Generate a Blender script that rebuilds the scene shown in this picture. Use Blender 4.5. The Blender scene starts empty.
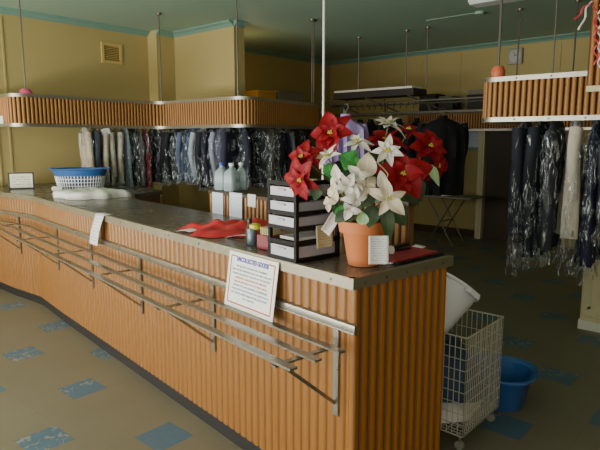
import bpy, math, random
from mathutils import Vector, Matrix
rnd = random.Random(7)
sc = bpy.context.scene
col = sc.collection
PI = math.pi

# ---------------------------------------------------------------- camera
F = 560.0; H = 1.6; YAW = math.radians(41.5); PITCH = math.atan(85/560)
FWD = Vector((math.cos(YAW)*math.cos(PITCH), math.sin(YAW)*math.cos(PITCH), -math.sin(PITCH)))
RIGHT = Vector((math.sin(YAW), -math.cos(YAW), 0))
UP = RIGHT.cross(FWD)
EYE = Vector((0, 0, H))
def at(px, py, dep):
    """point of the room seen at that place of the photograph, dep metres deep"""
    return EYE + (FWD*F + RIGHT*(px-300) + UP*(225-py))*(dep/F)
cam_d = bpy.data.cameras.new('camera'); cam = bpy.data.objects.new('camera', cam_d); col.objects.link(cam)
cam_d.sensor_width = 36; cam_d.lens = 36*F/600; cam_d.clip_start = .05
cam.location = EYE
cam.rotation_euler = FWD.to_track_quat('-Z', 'Y').to_euler()
sc.camera = cam

# ---------------------------------------------------------------- mesh helper
class MB:
    def __init__(s): s.v = []; s.f = []; s.uv = {}; s.dark = set()
    def add(s, vs, fs, uvs=None):
        b = len(s.v); s.v += [tuple(p) for p in vs]
        for i, f in enumerate(fs):
            s.f.append(tuple(b+k for k in f))
        if uvs:
            for i, u in enumerate(uvs): s.uv[b+i] = u
    def box(s, c, d, rot=None):
        c = Vector(c); vs = []
        for z in (-.5, .5):
            for x, y in ((-.5,-.5),(.5,-.5),(.5,.5),(-.5,.5)):
                p = Vector((x*d[0], y*d[1], z*d[2]))
                if rot: p = rot @ p
                vs.append(c+p)
        s.add(vs, [(3,2,1,0),(4,5,6,7),(0,1,5,4),(1,2,6,5),(2,3,7,6),(3,0,4,7)])
        return s
    def bar(s, p0, p1, w, h, up=(0,0,1)):
        p0 = Vector(p0); p1 = Vector(p1); d = (p1-p0); L = d.length; d.normalize()
        u = Vector(up); sd = d.cross(u)
        if sd.length < 1e-4: sd = d.cross(Vector((1,0,0)))
        sd.normalize(); u = sd.cross(d)
        vs = []
        for p in (p0, p1):
            for a, b in ((-.5,-.5),(.5,-.5),(.5,.5),(-.5,.5)): vs.append(p+sd*(a*w)+u*(b*h))
        s.add(vs, [(0,1,2,3),(7,6,5,4),(0,4,5,1),(1,5,6,2),(2,6,7,3),(3,7,4,0)])
        return s
    def tube(s, pts, r, n=8, cap=True):
        pts = [Vector(p) for p in pts]; m = len(pts)
        rr = r if isinstance(r, (list, tuple)) else [r]*m
        rings = []; ref = None
        for i, p in enumerate(pts):
            d = (pts[min(i+1, m-1)]-pts[max(i-1, 0)]).normalized()
            if ref is None:
                ref = d.orthogonal().normalized()
            a = (ref - d*ref.dot(d))
            if a.length < 1e-5: a = d.orthogonal()
            a.normalize(); b = d.cross(a); ref = a
            rings.append([p+(a*math.cos(t*2*PI/n)+b*math.sin(t*2*PI/n))*rr[i] for t in range(n)])
        fs = []
        for i in range(m-1):
            for t in range(n):
                q = (t+1) % n
                fs.append((i*n+t, i*n+q, (i+1)*n+q, (i+1)*n+t))
        if cap: fs += [tuple(range(n))[::-1], tuple((m-1)*n+t for t in range(n))]
        s.add([p for r_ in rings for p in r_], fs)
        return s
    def lathe(s, prof, n=24, c=(0,0,0), sx=1, sy=1, mat=None):
        c = Vector(c); vs = []; fs = []
        for r, z in prof:
            for t in range(n):
                p = Vector((r*math.cos(t*2*PI/n)*sx, r*math.sin(t*2*PI/n)*sy, z))
                if mat: p = mat @ p
                vs.append(c+p)
        for i in range(len(prof)-1):
            for t in range(n):
                q = (t+1) % n
                fs.append((i*n+t, i*n+q, (i+1)*n+q, (i+1)*n+t))
        fs.append(tuple(range(n))[::-1]); fs.append(tuple((len(prof)-1)*n+t for t in range(n)))
        s.add(vs, fs); return s
    def grid(s, fn, nu, nv, wrap=False):
        vs = []; uv = []; fs = []
        for i in range(nu+1):
            for j in range(nv+1):
                vs.append(fn(i/nu, j/nv)); uv.append((i/nu, j/nv))
        for i in range(nu):
            for j in range(nv):
                a = i*(nv+1)+j
                fs.append((a, a+nv+1, a+nv+2, a+1))
        s.add(vs, fs, uv); return s
    def sweep(s, path, prof, cap=True, closed=True):
        """path: list of (point2d, outward normal2d); prof: list of (out, z)"""
        m = len(prof); vs = []; fs = []
        for (p, n) in path:
            for o, z in prof: vs.append((p[0]+n[0]*o, p[1]+n[1]*o, z))
        K = m if closed else m-1
        for i in range(len(path)-1):
            for k in range(K):
                q = (k+1) % m
                fs.append((i*m+k, i*m+q, (i+1)*m+q, (i+1)*m+k))
        if cap and closed:
            fs += [tuple(range(m)), tuple((len(path)-1)*m+k for k in range(m))[::-1]]
        s.add(vs, fs); return s
    def prism(s, poly, z0, z1):
        n = len(poly)
        vs = [(p[0], p[1], z0) for p in poly]+[(p[0], p[1], z1) for p in poly]
        s.add(vs, [tuple(range(n))[::-1], tuple(range(n, 2*n))]+[(i, (i+1) % n, n+(i+1) % n, n+i) for i in range(n)])
        return s
    def xform(s, M):
        s.v = [tuple(M @ Vector(p)) for p in s.v]; return s
    def build(s, name, mat, parent=None, world=False, smooth=40, bevel=0, solid=0, sub=0, groove='groove'):
        off = Vector((0,0,0))
        if world and parent is not None: off = world_loc(parent)
        me = bpy.data.meshes.new(name)
        me.from_pydata([tuple(Vector(p)-off) for p in s.v], [], s.f)
        if s.uv:
            l = me.uv_layers.new(name='UVMap')
            for lp in me.loops: l.data[lp.index].uv = s.uv.get(lp.vertex_index, (0,0))
        me.materials.append(mat)
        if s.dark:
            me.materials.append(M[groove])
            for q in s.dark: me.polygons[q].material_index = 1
        fix_normals(me)
        if smooth:
            me.polygons.foreach_set('use_smooth', [True]*len(me.polygons))
            if smooth < 180: me.set_sharp_from_angle(angle=math.radians(smooth))
        me.update()
        o = bpy.data.objects.new(name, me); col.objects.link(o)
        if parent is not None: o.parent = parent
        if solid:
            m = o.modifiers.new('solid', 'SOLIDIFY'); m.thickness = solid; m.offset = 0
        if bevel:
            m = o.modifiers.new('bevel', 'BEVEL'); m.width = bevel; m.segments = 2; m.limit_method = 'ANGLE'
        if sub:
            m = o.modifiers.new('sub', 'SUBSURF'); m.levels = sub; m.render_levels = sub
        return o
import bmesh
def fix_normals(me):
    b = bmesh.new(); b.from_mesh(me)
    bmesh.ops.recalc_face_normals(b, faces=b.faces)
    b.to_mesh(me); b.free()
def world_loc(o):
    v = Vector(o.location); p = o.parent
    while p: v = v+Vector(p.location); p = p.parent
    return v
def thing(name, label, cat, loc=(0,0,0), rz=0, group=None):
    o = bpy.data.objects.new(name, None); col.objects.link(o); o.empty_display_size = .1
    o.location = loc; o.rotation_euler = (0, 0, rz)
    o['label'] = label; o['category'] = cat
    if group: o['group'] = group
    return o
def tag(o, label, cat, group=None):
    o['label'] = label; o['category'] = cat
    if group: o['group'] = group
    return o
def struct(o): o['kind'] = 'structure'; return o
def rebase(o, loc):
    """put the origin of a lone mesh at loc"""
    loc = Vector(loc)
    o.data.transform(Matrix.Translation(-loc)); o.location = loc; return o
kids = lambda o: [c for c in bpy.data.objects if c.parent == o]
def dup(root, loc, rz, label, group=None):
    r = root.copy(); col.objects.link(r); r.location = loc; r.rotation_euler = (0, 0, rz); r['label'] = label
    if group: r['group'] = group
    for ch in kids(root):
        c = ch.copy(); col.objects.link(c); c.parent = r
        for g in kids(ch):
            d = g.copy(); col.objects.link(d); d.parent = c
    return r

# ---------------------------------------------------------------- materials
def lin(c):
    if isinstance(c, str): c = [int(c[i:i+2], 16)/255 for i in (0, 2, 4)]
    return tuple((x/12.92 if x <= .04045 else ((x+.055)/1.055)**2.4) for x in c)+(1,)
class NT:
    def __init__(s, name):
        s.m = bpy.data.materials.new(name); s.m.use_nodes = True
        s.t = s.m.node_tree; s.n = s.t.nodes; s.b = s.n['Principled BSDF']; s.out = s.n['Material Output']
    def node(s, typ, **kw):
        n = s.n.new(typ)
        for k, v in kw.items():
            if k in n.inputs: 
                s.put(n.inputs[k], v)
            else: setattr(n, k, v)
        return n
    def put(s, sock, v):
        if hasattr(v, 'is_linked') or isinstance(v, bpy.types.NodeSocket): s.t.links.new(v, sock)
        else: sock.default_value = v
    def math(s, op, a, b=0.0, c=None):
        n = s.n.new('ShaderNodeMath'); n.operation = op
        s.put(n.inputs[0], a); s.put(n.inputs[1], b)
        if c is not None: s.put(n.inputs[2], c)
        return n.outputs[0]
    def mix(s, f, a, b):
        n = s.n.new('ShaderNodeMix'); n.data_type = 'RGBA'
        s.put(n.inputs[0], f); s.put(n.inputs[6], a); s.put(n.inputs[7], b); return n.outputs[2]
    def ramp(s, f, stops):
        n = s.n.new('ShaderNodeValToRGB'); e = n.color_ramp.elements
        while len(e) < len(stops): e.new(.5)
        for i, (p, c) in enumerate(stops): e[i].position = p; e[i].color = c if len(c) == 4 else tuple(c)+(1,)
        s.put(n.inputs[0], f); return n.outputs[0]
    def coord(s, kind='Object', scale=(1,1,1)):
        c = s.n.new('ShaderNodeTexCoord'); m = s.n.new('ShaderNodeMapping'); m.inputs['Scale'].default_value = scale
        s.t.links.new(c.outputs[kind], m.inputs[0]); return m.outputs[0]
    def noise(s, vec, scale=5, detail=4, rough=.55, dist=0):
        n = s.n.new('ShaderNodeTexNoise'); s.put(n.inputs['Vector'], vec); n.inputs['Scale'].default_value = scale
        n.inputs['Detail'].default_value = detail; n.inputs['Roughness'].default_value = rough
        n.inputs['Distortion'].default_value = dist
        return n.outputs[0]
    def bump(s, h, strength=.3, dist=.01):
        n = s.n.new('ShaderNodeBump'); n.inputs['Strength'].default_value = strength; n.inputs['Distance'].default_value = dist
        s.put(n.inputs['Height'], h); s.t.links.new(n.outputs[0], s.b.inputs['Normal']); return n.outputs[0]
def shade(c, k): return tuple(min(1, x*k) for x in c[:3])+(1,)
def paint(name, c, rough=.6, metal=0, var=.15, scale=4, bump=0, bscale=40, stretch=(1,1,1), spec=.5):
    t = NT(name); c = lin(c); vec = t.coord('Object', stretch)
    t.put(t.b.inputs['Base Color'], t.mix(t.noise(vec, scale), shade(c, 1-var), shade(c, 1+var)))
    t.b.inputs['Roughness'].default_value = rough; t.b.inputs['Metallic'].default_value = metal
    t.b.inputs['Specular IOR Level'].default_value = spec
    if bump: t.bump(t.noise(vec, bscale), bump, .01)
    return t.m
M = {}
M['wall'] = paint('yellow_wall_paint', 'b5a168', .65, var=.07, scale=1.3, bump=.05, bscale=60)
M['wall_panel'] = paint('yellow_panel_paint', 'b3a064', .65, var=.1, scale=1.0)
M['ceil'] = paint('green_ceiling_paint', '9ab49e', .7, var=.05, scale=1)
M['teal'] = paint('teal_trim_paint', '74998a', .6, var=.06)
M['vent'] = paint('vent_paint', 'c8ad68', .6, var=.05)
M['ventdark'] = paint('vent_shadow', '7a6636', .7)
M['dark'] = paint('dark_gap', '17140f', .8, var=.2)
M['cream'] = paint('cream_paint', 'd8cda4', .5, var=.06)
M['white'] = paint('white_paint', 'e4e2d8', .5, var=.04)
M['kick'] = paint('black_kick', '15110e', .7, var=.3)
def wood(name, c1, c2, rough=.38, sc_=(22,22,1.2)):
    t = NT(name); vec = t.coord('Object', sc_)
    n1 = t.noise(vec, 3, 6, .6, .4); n2 = t.noise(t.coord('Object', (1.1,1.1,.5)), 1.6, 3)
    cc = t.mix(n1, lin(c1), lin(c2)); cc = t.mix(t.math('MULTIPLY', n2, .35), cc, shade(lin(c1), .75))
    t.put(t.b.inputs['Base Color'], cc); t.b.inputs['Roughness'].default_value = rough
    t.bump(n1, .08, .004); return t.m
M['rib'] = wood('fluted_timber', '7f521c', '98672e')
M['rib2'] = wood('fluted_timber_end', '94550a', 'ad6e18')
M['rib_p'] = wood('pelmet_timber', '96601f' , 'b07a36', .42)
M['groove'] = wood('groove_shade_dark', '54331a', '6c4524', .7)  # darker colour on groove faces stands in for shade between the ribs
M['groove_l'] = wood('groove_shade_brown', '73481a', '875624', .6)  # milder painted shade for the grooves of the counter panels
M['ply'] = wood('counter_carcass', '6a4a2c', '83603a', .6)
M['dwood'] = wood('dark_timber', '3a2a1a', '4d3822', .5)
def steel(name, c, rough=.3, var=.25, metal=.85):
    t = NT(name); c = lin(c); vec = t.coord('Object', (1,1,1))
    n = t.noise(vec, 14, 5, .6); n2 = t.noise(vec, 3, 3)
    t.put(t.b.inputs['Base Color'], t.mix(n2, shade(c, 1-var), shade(c, 1.05)))
    t.b.inputs['Metallic'].default_value = metal
    t.put(t.b.inputs['Roughness'], t.math('ADD', t.math('MULTIPLY', n, .25), rough-.1))
    return t.m
M['steel'] = steel('worn_steel', 'b4b0a2', .34)
M['edge'] = steel('edging_steel', 'a09884', .36, metal=.7)
M['rail'] = steel('shelf_steel', 'a29b8e', .28, metal=.8)
M['chrome'] = steel('chrome', 'd8d8d8', .15, .05)
M['rod'] = paint('rod_metal', '6f6a5c', .4, .5, var=.1)
M['whiterod'] = paint('white_rod', 'cfcfca', .25, 0, var=.03)
M['screw'] = paint('dark_screw', '6a6458', .4, .6)
M['blackplastic'] = paint('black_plastic', '1d1a19', .35, var=.15)
M['brownplastic'] = paint('dark_brown_plastic', '15100e', .6, var=.15, spec=.25)
M['bluetub'] = paint('blue_plastic', '33609c', .35, var=.1)
M['navyplastic'] = paint('navy_plastic', '1c2c58', .5)
M['whiteplastic'] = paint('white_plastic', 'dfe0e2', .4, var=.05)
M['wire'] = paint('white_wire', 'bdb8a8', .4, .2, var=.08)
M['terracotta'] = paint('terracotta', 'c0703c', .7, var=.1, scale=9)
M['pink'] = paint('pink_plastic', 'c94f72', .45)
M['orange'] = paint('orange_plastic', 'cf6a45', .5)
M['soil'] = paint('moss', '6b5a34', .9, var=.4, scale=40)
M['paper'] = paint('plain_paper', 'e8e6e2', .7, var=.04, scale=3)
M['yellowpaper'] = paint('yellow_paper', 'd9cf9e', .7, var=.05)
M['redbook'] = paint('red_cover', 'b43440', .5, var=.1)
M['redbox'] = paint('dark_red_card', '76121e', .5)
M['can'] = paint('grey_tin', '5f6a70', .35, .4, var=.1)
M['ylime'] = paint('yellow_green_plastic', 'c2b834', .4)
M['cap_blue'] = paint('blue_cap', '2d4cae', .4)
M['purple'] = paint('purple_cloth', '9c86b8', .75, var=.12, bump=.2, bscale=20)
M['blackcloth'] = paint('black_cloth', '0d0d10', .85, var=.3)
M['carton'] = paint('dark_carton', '2a2220', .6)
M['carton2'] = paint('grey_carton', '8a8478', .7)
M['clockgrey'] = paint('clock_grey', 'a3a096', .5)
M['clockface'] = paint('clock_face_grey', 'b8b6b0', .5)
M['yellowbox'] = paint('yellow_carton', 'c29a3c', .6)
M['blueink'] = paint('blue_ink', '3a3a9e', .6, var=0)
M['redink'] = paint('red_ink', 'b83a34', .6, var=0)
M['greyink'] = paint('grey_ink', '6f6fa0', .6, var=0)
M['ribbon'] = paint('red_ribbon', 'd0404e', .4, var=.2)
M['hanger'] = paint('wire_hanger', '9a968c', .4, .7)
M['whitecloth'] = paint('white_cloth', 'e2dcd4', .8, var=.06, bump=.3, bscale=14)
M['bluecloth'] = paint('blue_cloth', '38465e', .8, var=.3, bump=.4, bscale=12)
M['table'] = paint('table_laminate', '8a8476', .6)

# floor
t = NT('vinyl_tiles'); co = t.coord('Object'); sx = t.n.new('ShaderNodeSeparateXYZ'); t.t.links.new(co, sx.inputs[0])
TS = .2258
u = t.math('DIVIDE', t.math('SUBTRACT', sx.outputs[0], 1.53-TS*40), TS); v = t.math('DIVIDE', t.math('SUBTRACT', sx.outputs[1], 2.33-TS*40), TS)
i = t.math('FLOOR', u); j = t.math('FLOOR', v)
i4 = t.math('MODULO', i, 4.0); j4 = t.math('MODULO', j, 4.0)
a = t.math('MULTIPLY', t.math('COMPARE', i4, 0.0, .1), t.math('COMPARE', j4, 0.0, .1))
b = t.math('MULTIPLY', t.math('COMPARE', i4, 2.0, .1), t.math('COMPARE', j4, 2.0, .1))
blue = t.math('ADD', a, b)
wn = t.n.new('ShaderNodeTexWhiteNoise'); cb = t.n.new('ShaderNodeCombineXYZ'); t.put(cb.inputs[0], i); t.put(cb.inputs[1], j); t.t.links.new(cb.outputs[0], wn.inputs['Vector'])
fu = t.math('FRACT', u); fv = t.math('FRACT', v)
seam = t.math('MAXIMUM', t.math('LESS_THAN', fu, .012), t.math('LESS_THAN', fv, .012))
mott = t.noise(co, 2.2, 5); fine = t.noise(co, 26, 4, .7)
beige = t.mix(mott, lin('6b6350'), lin('7e7662'))
beige = t.mix(t.math('MULTIPLY', wn.outputs[0], .25), beige, lin('6f6753'))
bl = t.mix(fine, lin('3f566a'), lin('56707f'))
chip = t.math('MULTIPLY', t.math('GREATER_THAN', t.noise(co, 22, 4, .65, 1.0), .57), t.math('GREATER_THAN', t.noise(co, 1.3, 2), .5))
bl = t.mix(t.math('MULTIPLY', chip, .7), bl, lin('9a927a'))
c = t.mix(blue, beige, bl)
scuff = t.math('MULTIPLY', t.math('GREATER_THAN', t.noise(t.coord('Object', (3,12,1)), 3, 4, .6, .5), .67), .35)
c = t.mix(scuff, c, lin('5f5642'))
c = t.mix(t.math('MULTIPLY', seam, .25), c, lin('4e4634'))
t.put(t.b.inputs['Base Color'], c)
t.put(t.b.inputs['Roughness'], t.math('ADD', .42, t.math('MULTIPLY', mott, .25)))
M['floor'] = t.m
# counter top laminate
t = NT('dark_laminate'); co = t.coord('Object'); n = t.noise(co, 3, 5); n2 = t.noise(co, 30, 3)
c = t.mix(n, lin('4d4640'), lin('6b645a')); c = t.mix(t.math('MULTIPLY', n2, .3), c, lin('6a6258'))
t.put(t.b.inputs['Base Color'], c); t.put(t.b.inputs['Roughness'], t.math('ADD', .16, t.math('MULTIPLY', n, .2)))
M['top'] = t.m
# clear garment plastic; pale diffuse streaks in the mix stand in for glints
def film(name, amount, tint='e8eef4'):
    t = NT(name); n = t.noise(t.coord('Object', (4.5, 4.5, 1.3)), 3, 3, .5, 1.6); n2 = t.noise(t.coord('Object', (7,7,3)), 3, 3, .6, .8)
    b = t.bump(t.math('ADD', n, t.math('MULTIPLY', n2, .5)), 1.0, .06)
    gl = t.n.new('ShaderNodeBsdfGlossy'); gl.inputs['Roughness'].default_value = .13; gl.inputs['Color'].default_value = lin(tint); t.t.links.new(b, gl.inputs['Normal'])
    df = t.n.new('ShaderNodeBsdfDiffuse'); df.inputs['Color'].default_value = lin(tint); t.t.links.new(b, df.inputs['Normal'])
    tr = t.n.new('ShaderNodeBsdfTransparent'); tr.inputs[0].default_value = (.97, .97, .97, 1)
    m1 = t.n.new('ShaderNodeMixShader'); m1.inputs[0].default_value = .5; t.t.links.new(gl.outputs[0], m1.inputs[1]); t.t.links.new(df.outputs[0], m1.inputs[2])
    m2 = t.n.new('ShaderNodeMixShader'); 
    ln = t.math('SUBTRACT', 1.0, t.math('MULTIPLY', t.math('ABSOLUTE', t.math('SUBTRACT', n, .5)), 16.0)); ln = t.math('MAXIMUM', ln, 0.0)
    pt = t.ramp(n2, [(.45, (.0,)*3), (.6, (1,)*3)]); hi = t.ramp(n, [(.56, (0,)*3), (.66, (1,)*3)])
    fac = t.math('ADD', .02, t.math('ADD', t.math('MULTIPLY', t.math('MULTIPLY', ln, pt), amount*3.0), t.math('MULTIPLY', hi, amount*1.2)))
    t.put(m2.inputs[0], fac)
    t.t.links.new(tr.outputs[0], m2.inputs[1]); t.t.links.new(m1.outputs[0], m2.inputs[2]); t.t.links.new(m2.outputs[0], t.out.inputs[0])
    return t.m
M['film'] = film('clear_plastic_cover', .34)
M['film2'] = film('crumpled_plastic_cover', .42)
t = NT('translucent_drawer'); t.b.inputs['Base Color'].default_value = lin('c0bac2'); t.b.inputs['Roughness'].default_value = .3; t.b.inputs['Alpha'].default_value = .82; M['drawer'] = t.m
t = NT('milky_plastic'); t.b.inputs['Base Color'].default_value = lin('a9b8bc'); t.b.inputs['Roughness'].default_value = .25; t.b.inputs['Alpha'].default_value = .72; M['milky'] = t.m
t = NT('window_glass'); t.b.inputs['Base Color'].default_value = (1,1,1,1); t.b.inputs['Roughness'].default_value = .02; t.b.inputs['Alpha'].default_value = .08; M['glass'] = t.m
# red plastic
t = NT('red_fabric'); co = t.coord('Object'); n = t.noise(co, 14, 4); t.put(t.b.inputs['Base Color'], t.mix(n, lin('a81e22'), lin('d8343a'))); t.b.inputs['Roughness'].default_value = .4; M['redcloth'] = t.m
# printed paper: lines of print
def printed(name, c, ink, rows, wob=30, margin=.1, dens=.45):
    t = NT(name); uv = t.coord('UV'); s = t.n.new('ShaderNodeSeparateXYZ'); t.t.links.new(uv, s.inputs[0])
    row = t.math('FRACT', t.math('MULTIPLY', s.outputs[1], float(rows)))
    ln = t.math('MULTIPLY', t.math('GREATER_THAN', row, .35), t.math('LESS_THAN', row, .75))
    nz = t.n.new('ShaderNodeTexNoise'); mp = t.n.new('ShaderNodeMapping'); mp.inputs['Scale'].default_value = (wob, rows, 1); t.t.links.new(uv, mp.inputs[0]); t.t.links.new(mp.outputs[0], nz.inputs['Vector']); nz.inputs['Scale'].default_value = 1.0
    g = t.math('GREATER_THAN', nz.outputs[0], dens)
    ins = t.math('MULTIPLY', t.math('MULTIPLY', t.math('GREATER_THAN', s.outputs[0], margin), t.math('LESS_THAN', s.outputs[0], 1-margin)), t.math('MULTIPLY', t.math('GREATER_THAN', s.outputs[1], margin), t.math('LESS_THAN', s.outputs[1], 1-margin)))
    f = t.math('MULTIPLY', t.math('MULTIPLY', ln, g), ins)
    t.put(t.b.inputs['Base Color'], t.mix(t.math('MULTIPLY', f, .65), lin(c), lin(ink))); t.b.inputs['Roughness'].default_value = .6
    return t.m
M['print'] = printed('printed_paper', 'd8d3ce', '7c7c8c', 12)
M['print_y'] = printed('printed_yellow_note', 'dacfa4', '8f8458', 9)
M['print_b'] = printed('printed_bluish_paper', 'd2d8e2', '7f8ab0', 14)
M['notice'] = printed('framed_notice_print', 'e8e4cc', '6c685c', 6)
def cloth(name, c, var=.2, rough=.8, bump=.35):
    return paint(name, c, rough, var=var, scale=6, bump=bump, bscale=12, stretch=(3,3,.7))
def petal_mat(name, c1, c2, rough=.5):
    t = NT(name); uv = t.coord('UV'); s = t.n.new('ShaderNodeSeparateXYZ'); t.t.links.new(uv, s.inputs[0])
    n = t.noise(t.coord('Object'), 30, 3)
    vein = t.math('LESS_THAN', t.math('ABSOLUTE', t.math('SUBTRACT', s.outputs[1], .5)), .04)
    c = t.mix(n, lin(c1), lin(c2)); c = t.mix(t.math('MULTIPLY', vein, .4), c, shade(lin(c2), 1.25))
    t.put(t.b.inputs['Base Color'], c); t.b.inputs['Roughness'].default_value = rough
    t.b.inputs['Specular IOR Level'].default_value = .2
    return t.m
M['redpetal'] = petal_mat('red_bract', '6e0612', '920e18')
M['darkred'] = petal_mat('dark_red_bract', '640a18', '8c1824')
M['whitepetal'] = petal_mat('white_bract', 'bcb2a4', 'd8d0c4')
M['creampetal'] = petal_mat('cream_bract', 'b8a486', 'd6cab2')
M['leaf'] = petal_mat('bright_green_leaf', '2f7a38', '4fa04c')
M['leafd'] = petal_mat('dull_green_leaf', '2c3a26', '46563a')
M['leafl'] = petal_mat('pale_green_leaf', '8aa878', 'a8c496')
M['leafo'] = petal_mat('tan_leaf', 'b49a68', 'ccb486')
M['stem'] = paint('green_stem', '6d6a3a', .6)
M['goldbead'] = paint('yellow_beads', 'b8a83c', .5)

# ---------------------------------------------------------------- path tools
def fillet(pts, radii):
    """pts 2d polyline -> dense list with rounded corners"""
    P = [Vector(p) for p in pts]; out = [P[0]]
    for k in range(1, len(P)-1):
        a, b, c = P[k-1], P[k], P[k+1]; r = radii[k-1] if isinstance(radii, (list, tuple)) else radii
        d1 = (a-b).normalized(); d2 = (c-b).normalized()
        ang = d1.angle(d2)
        tl = min(r/math.tan(ang/2), .49*(a-b).length, .49*(c-b).length) if ang < PI-.01 else 0
        if tl < 1e-4: out.append(b); continue
        p1 = b+d1*tl; p2 = b+d2*tl
        for q in range(13):
            w = q/12; out.append((p1*(1-w)+b*w)*(1-w)+(b*(1-w)+p2*w)*w)
    out.append(P[-1]); return out
def resample(pts, step):
    L = [0]
    for k in range(1, len(pts)): L.append(L[-1]+(pts[k]-pts[k-1]).length)
    n = max(2, int(round(L[-1]/step))); res = []
    k = 0
    for q in range(n+1):
        s = L[-1]*q/n
        while k < len(pts)-2 and L[k+1] < s: k += 1
        d = L[k+1]-L[k]; w = (s-L[k])/d if d > 1e-9 else 0
        res.append((pts[k].lerp(pts[k+1], w), s))
    return res
def with_normals(rs, side):
    out = []
    for k, (p, s) in enumerate(rs):
        d = (rs[min(k+1, len(rs)-1)][0]-rs[max(k-1, 0)][0]).normalized()
        n = Vector((d.y, -d.x))*side
        out.append((p, n, s))
    return out
def flat_path(pts, side, step=.03, off=0):
    return [((p+n*off), n) for p, n, s in with_normals(resample(pts, step), side)]
def point_at(pts, s):
    acc = 0
    for k in range(1, len(pts)):
        d = (pts[k]-pts[k-1]).length
        if acc+d >= s or k == len(pts)-1:
            w = (s-acc)/d; p = pts[k-1].lerp(pts[k], w); return p, (pts[k]-pts[k-1]).normalized()
        acc += d
def path_len(pts): return sum((pts[k]-pts[k-1]).length for k in range(1, len(pts)))
def fluted(mb, pts, side, z0, z1, pitch, depth, thick, seg=8, gap=2):
    L = path_len(pts); nr = max(1, round(L/pitch)); rs = with_normals(resample(pts, L/(nr*seg)), side)
    vs = []; fs = []; base = len(mb.f)
    for k, (p, n, s) in enumerate(rs):
        q = k % seg
        o = -thick*.55 if q < gap-.5 else depth*max(0, 1-((q-gap-(seg-gap-1)/2)/((seg-gap)/2))**2)**.5
        f = p+n*o; b = p-n*thick
        vs += [(f.x, f.y, z0), (f.x, f.y, z1), (b.x, b.y, z1), (b.x, b.y, z0)]
    for k in range(len(rs)-1):
        A = k*4; B = A+4
        for q in range(4):
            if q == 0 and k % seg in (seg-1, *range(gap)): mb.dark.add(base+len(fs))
            fs.append((A+q, A+(q+1) % 4, B+(q+1) % 4, B+q))
    fs += [(0,1,2,3), tuple(len(vs)-4+q for q in (3,2,1,0))]
    mb.add(vs, fs); return mb

# ---------------------------------------------------------------- room shell
ZC = 3.1
struct(MB().box((3.65, 2.0, -.05), (10.6, 10.2, .1)).build('floor', M['floor'], smooth=0))
bpy.data.objects['floor'].data.transform(Matrix.Translation((0,0,0)))
struct(MB().box((3.65, 2.0, ZC+.05), (10.6, 10.2, .1)).build('ceiling', M['ceil'], smooth=0))
mb = MB(); mb.box((3.1, 7.06, ZC/2), (9.4, .12, ZC)); mb.box((6.95, 7.12, ZC/2), (3.9, .12, ZC))
struct(MB().box((3.65, 7.08, ZC/2), (10.6, .12, ZC)).build('wall_left', M['wall'], smooth=0))
struct(MB().box((8.88, 2.0, ZC/2), (.12, 10.1, ZC)).build('wall_back', M['wall_panel'], smooth=0))
struct(MB().box((3.65, -3.06, ZC/2), (10.6, .12, ZC)).build('wall_right', M['wall'], smooth=0))
# shop front behind the camera: pillars, sill, head and glass
mb = MB(); XF = -1.55
mb.box((XF, 2, .2), (.14, 10, .4)); mb.box((XF, 2, 2.9), (.14, 10, .4))
for y in (-2.9, .4, 3.7, 6.95): mb.box((XF, y, 1.55), (.14, .16, 2.3))
struct(mb.build('wall_front', M['cream'], smooth=0))
for k, (y0, y1) in enumerate(((-2.82, .32), (.48, 3.62), (3.78, 6.87))):
    o = struct(MB().box((XF, (y0+y1)/2, 1.55), (.01, y1-y0, 2.3)).build('window_%d' % (k+1), M['glass'], smooth=0))
    o.visible_shadow = True
# partition coming out of the left wall, with a shallow pier at its root
struct(MB().box((5.09, 6.285, ZC/2), (.18, 1.47, ZC)).build('wall_partition', M['wall'], smooth=0))
struct(MB().box((4.86, 6.92, ZC/2), (.32, .22, ZC)).build('wall_pier', M['wall'], smooth=0))
# cornices
def cornice(name, p0, p1, n):
    prof = [(0, ZC), (0, ZC-.065), (.015, ZC-.065), (.02, ZC-.05), (.05, ZC-.025), (.075, ZC-.018), (.08, ZC)]
    struct(MB().sweep([(p0, n), (p1, n)], prof).build(name, M['teal']))
cornice('trim_1', (-1.4, 7.02), (4.7, 7.02), (0,-1))
cornice('trim_2', (4.7, 6.81), (5.0, 6.81), (0,-1))
cornice('trim_3', (5.0, 6.81), (5.0, 5.55), (-1,0))
cornice('trim_4', (5.0, 5.55), (5.18, 5.55), (0,-1))
cornice('trim_5', (5.18, 7.02), (8.8, 7.02), (0,-1))
cornice('trim_6', (8.82, 7.0), (8.82, -3.0), (-1,0))
struct(MB().box((3.65, 7.012, .06), (10.4, .02, .12)).build('baseboard_left', M['dwood'], smooth=0))
struct(MB().box((8.812, 5.4, .06), (.02, 3.1, .12)).build('baseboard_back', M['dwood'], smooth=0))
# wall sheet joints
for k, x in enumerate((2.62, 2.75)):
    struct(MB().box((x, 7.015, 1.5), (.02, .014, 2.98)).build('trim_%d' % (k+7), M['wall'], smooth=0))
for k, y in enumerate((5.9, 5.0, 4.3, 2.75, 1.6)):
    struct(MB().box((8.815, y, 1.5), (.012, .03, 3.0)).build('trim_%d' % (k+9), M['wall_panel'], smooth=0))
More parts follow.
